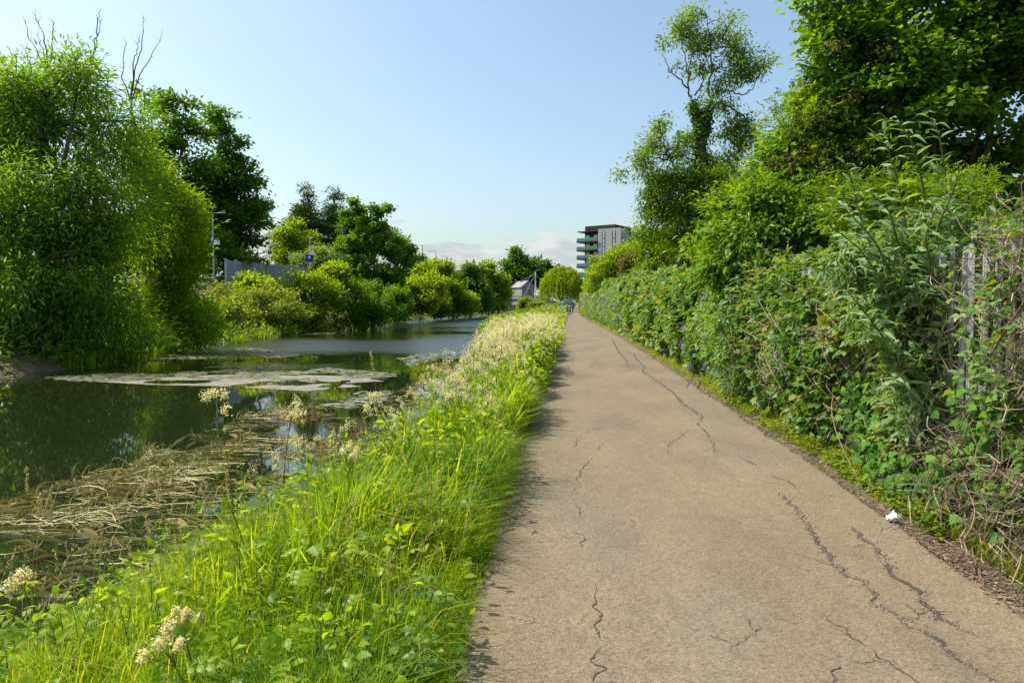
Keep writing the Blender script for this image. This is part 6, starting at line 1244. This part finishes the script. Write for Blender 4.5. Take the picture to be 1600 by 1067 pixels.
tag(pb.build('lily_pads', G['pad']), 'rafts of pale green floating lily pads across the canal', 'lily pads', kind='stuff')
poly = world_poly([(95, 593), (250, 590), (330, 586), (430, 585), (560, 588), (600, 596), (560, 604), (480, 611), (360, 604), (230, 601)]); Pp = np.array(poly); s_ = .08
gx2, gy2 = np.meshgrid(np.arange(Pp[:, 0].min(), Pp[:, 0].max(), s_), np.arange(Pp[:, 1].min(), Pp[:, 1].max(), s_)); kx = in_poly(gx2.ravel() + s_ / 2, gy2.ravel() + s_ / 2, poly) & (fbm(gx2.ravel() * .8, gy2.ravel() * .8, 2) > .44); gx2, gy2 = gx2.ravel()[kx], gy2.ravel()[kx]; n = len(gx2)
V = np.stack([np.stack([gx2 + a, gy2 + b_, np.full(n, WATER + .0035)], -1) for a, b_ in ((0, 0), (s_, 0), (s_, s_), (0, s_))], 1).reshape(-1, 3); mb = MB(); mb.add(V, np.arange(n * 4).reshape(-1, 4))
G['scum'] = noisy('water_scum', (.13, .115, .09), (.24, .21, .165), 3, .6, .1)
tag(mb.build('floating_scum', G['scum']), 'pale pinkish scum raft drifting in front of the lily pads', 'scum', kind='stuff')
mb = MB(); n = 2200; y = 1 / U(1 / 40, 1 / 5.2, n); x = U(-20, -4.5, n); k = (x < near_edge(y)) & (x > far_edge(y)); x, y = x[k], y[k]; n = len(x)
mb.inst(RH8, np.stack([x, y, np.full(n, WATER + .003)], -1), orient(np.c_[rng.normal(size=(n, 2)), np.zeros(n)], np.tile([0, 0, 1.], (n, 1))), U(.008, .03, n), U(0, 1, n))
tag(mb.build('floating_specks', G['pad']), 'scattered specks of duckweed and petals on the dark water', 'duckweed', kind='stuff')
# reedy fringe along the far waterline and the near far-end bank
mb = MB(); n = 6000; y = 1 / U(1 / 240, 1 / 24, n); x = far_edge(y) + U(-.6, .5, n); k = fbm(y * .3, 5) > .42; x, y = x[k], y[k]; n = len(x); h_ = U(.3, .8, n)
mb.inst(blade(.3, .09, 2), np.stack([x, y, np.full(n, WATER - .02)], -1), yawM(U(0, 6.28, n)), h_ * (1 + y * .002), U(0, 1, n))
n = 7000; y = U(20, 240, n); x = far_edge(y) - U(0, 10, n); mb.inst(RH6, np.stack([x, y, gh(x, y) + U(0, .35, n)], -1), orient(rng.normal(size=(n, 3)) + [0, 0, .5], rng.normal(size=(n, 3)) * .5 + [0, 0, 1]), U(.25, .5, n), U(0, .8, n))
n = 5000; y = U(25, 60, n); x = far_edge(y) - U(-.05, 1, n) * 6; mb.inst(RH6, np.stack([x, y, np.maximum(gh(x, y), WATER) + U(0, .8, n)], -1), orient(rng.normal(size=(n, 3)) + [.3, -.3, .3], rng.normal(size=(n, 3)) * .5 + [.3, -.3, 1]), U(.15, .35, n), U(0, .6, n))
tag(mb.build('bank_undergrowth', G['herb']), 'rough green undergrowth along the far waterline', 'undergrowth', kind='stuff')
mb = MB(); n = 6000; y = U(60, 240, n); u_ = U(0, 1, n); x = near_edge(y) + (path_l(y) - .3 - near_edge(y)) * u_
mb.inst(RH6, np.stack([x, y, gh(x, y) + U(0, .7, n)], -1), orient(rng.normal(size=(n, 3)) + [0, 0, .7], rng.normal(size=(n, 3)) * .5 + [0, 0, 1]), U(.25, .6, n), U(0, .8, n))
n = 3500; y = U(20, 240, n); x = np.maximum(path_r(y), 3.2) + 1.5 + U(0, 18, n); mb.inst(RH6, np.stack([x, y, gh(x, y) + U(0, .6, n)], -1), orient(rng.normal(size=(n, 3)) + [0, 0, .7], rng.normal(size=(n, 3)) * .5 + [0, 0, 1]), U(.3, .7, n), U(0, .8, n))
tag(mb.build('rough_grass', G['herb']), 'rough green growth on the far end of the near bank', 'grass', kind='stuff')
